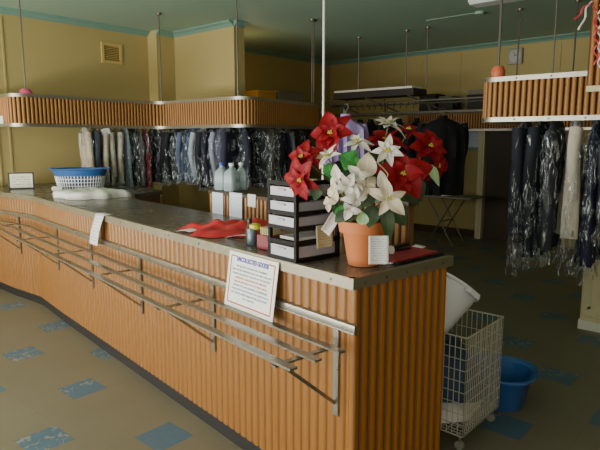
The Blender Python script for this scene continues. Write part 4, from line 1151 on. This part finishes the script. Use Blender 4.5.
# cream cabinet right
cb = thing('cream_cabinet', 'cream painted cabinet with panelled front behind the hanging garments at right', 'cabinet', (5.06, .75, 0))
MB().box((.3, 0, .5), (.6, 1.04, .84)).build('cabinet_body', M['cream'], cb, smooth=0)
MB().box((.3, 0, .04), (.63, 1.06, .08)).build('plinth', M['white'], cb, smooth=0)
MB().box((.3, 0, .935), (.64, 1.08, .03)).build('cabinet_top', M['cream'], cb, smooth=0, bevel=.004)
for y in (-.26, .26):
    d_ = MB().box((-.01, y, .5), (.02, .49, .76)).build('door', M['cream'], cb, smooth=0, bevel=.003)
    mb = MB()
    for a_, b_, c_, e_ in ((0,.19,.02,.62), (0,-.19,.02,.62), (.3,0,.4,.02), (-.3,0,.4,.02)): mb.box((-.022, y+b_, .5+a_), (.008, c_, e_))
    mb.build('panel_moulding', M['cream'], d_, smooth=0)
# ceiling batten and conduit
o = thing('ceiling_light', 'unlit white fluorescent batten on the ceiling at the top edge', 'ceiling light', (6.0, 2.03, ZC))
MB().box((0, 0, -.02), (.16, 1.6, .04)).build('housing', M['white'], o, smooth=0, bevel=.004)
MB().box((0, 0, -.055), (.20, 1.56, .03)).build('diffuser', M['whiteplastic'], o, smooth=0, bevel=.01)
o = thing('ceiling_conduit', 'thin painted conduit with junction box on the dark ceiling', 'conduit', (6.6, 3.4, ZC))
MB().tube([(0,.3,-.004), (0,-.4,-.004)], .004, 8).build('conduit', M['ceil'], o)
MB().lathe([(.05,-.03),(.055,-.025),(.055,0)], 16, c=(0,-.4,0)).build('junction_box', M['ceil'], o)

# ---------------------------------------------------------------- light
w = bpy.data.worlds.new('sky'); sc.world = w; w.use_nodes = True
bg = w.node_tree.nodes['Background']; bg.inputs[0].default_value = (.72, .82, 1, 1); bg.inputs[1].default_value = .5
def area(name, loc, target, size, power, color):
    l = bpy.data.lights.new(name, 'AREA'); l.shape = 'RECTANGLE'; l.size, l.size_y = size; l.energy = power; l.color = color
    o = bpy.data.objects.new(name, l); col.objects.link(o); o.location = loc
    o.rotation_euler = (Vector(target)-Vector(loc)).to_track_quat('-Z', 'Z').to_euler(); return o
area('window_daylight', (-1.75, 4.2, 1.75), (3, 3.6, 1.2), (2.4, 5.4), 330, (1.0, .96, .88))
area('side_daylight', (-1.75, -1.2, 1.75), (2.2, .6, .8), (2.4, 2.6), 70, (1.0, .96, .88))
area('ceiling_fill', (-1.7, 4.0, .55), (3.0, 4.0, 3.4), (.9, 5.6), 400, (.95, 1.0, .95))  # unseen fill lamp added behind the camera to brighten the ceiling
l = bpy.data.lights.new('rear_lamp', 'POINT'); l.energy = 7; l.color = (1, .72, .35); l.shadow_soft_size = .15
o = bpy.data.objects.new('rear_lamp', l); col.objects.link(o); o.location = (5.65, 6.1, 2.55)
sc.view_settings.view_transform = 'AgX'
sc.view_settings.look = 'AgX - Base Contrast'
sc.view_settings.exposure = -0.2
try:
    sc.cycles.transparent_max_bounces = 40; sc.cycles.max_bounces = 8
except Exception: pass
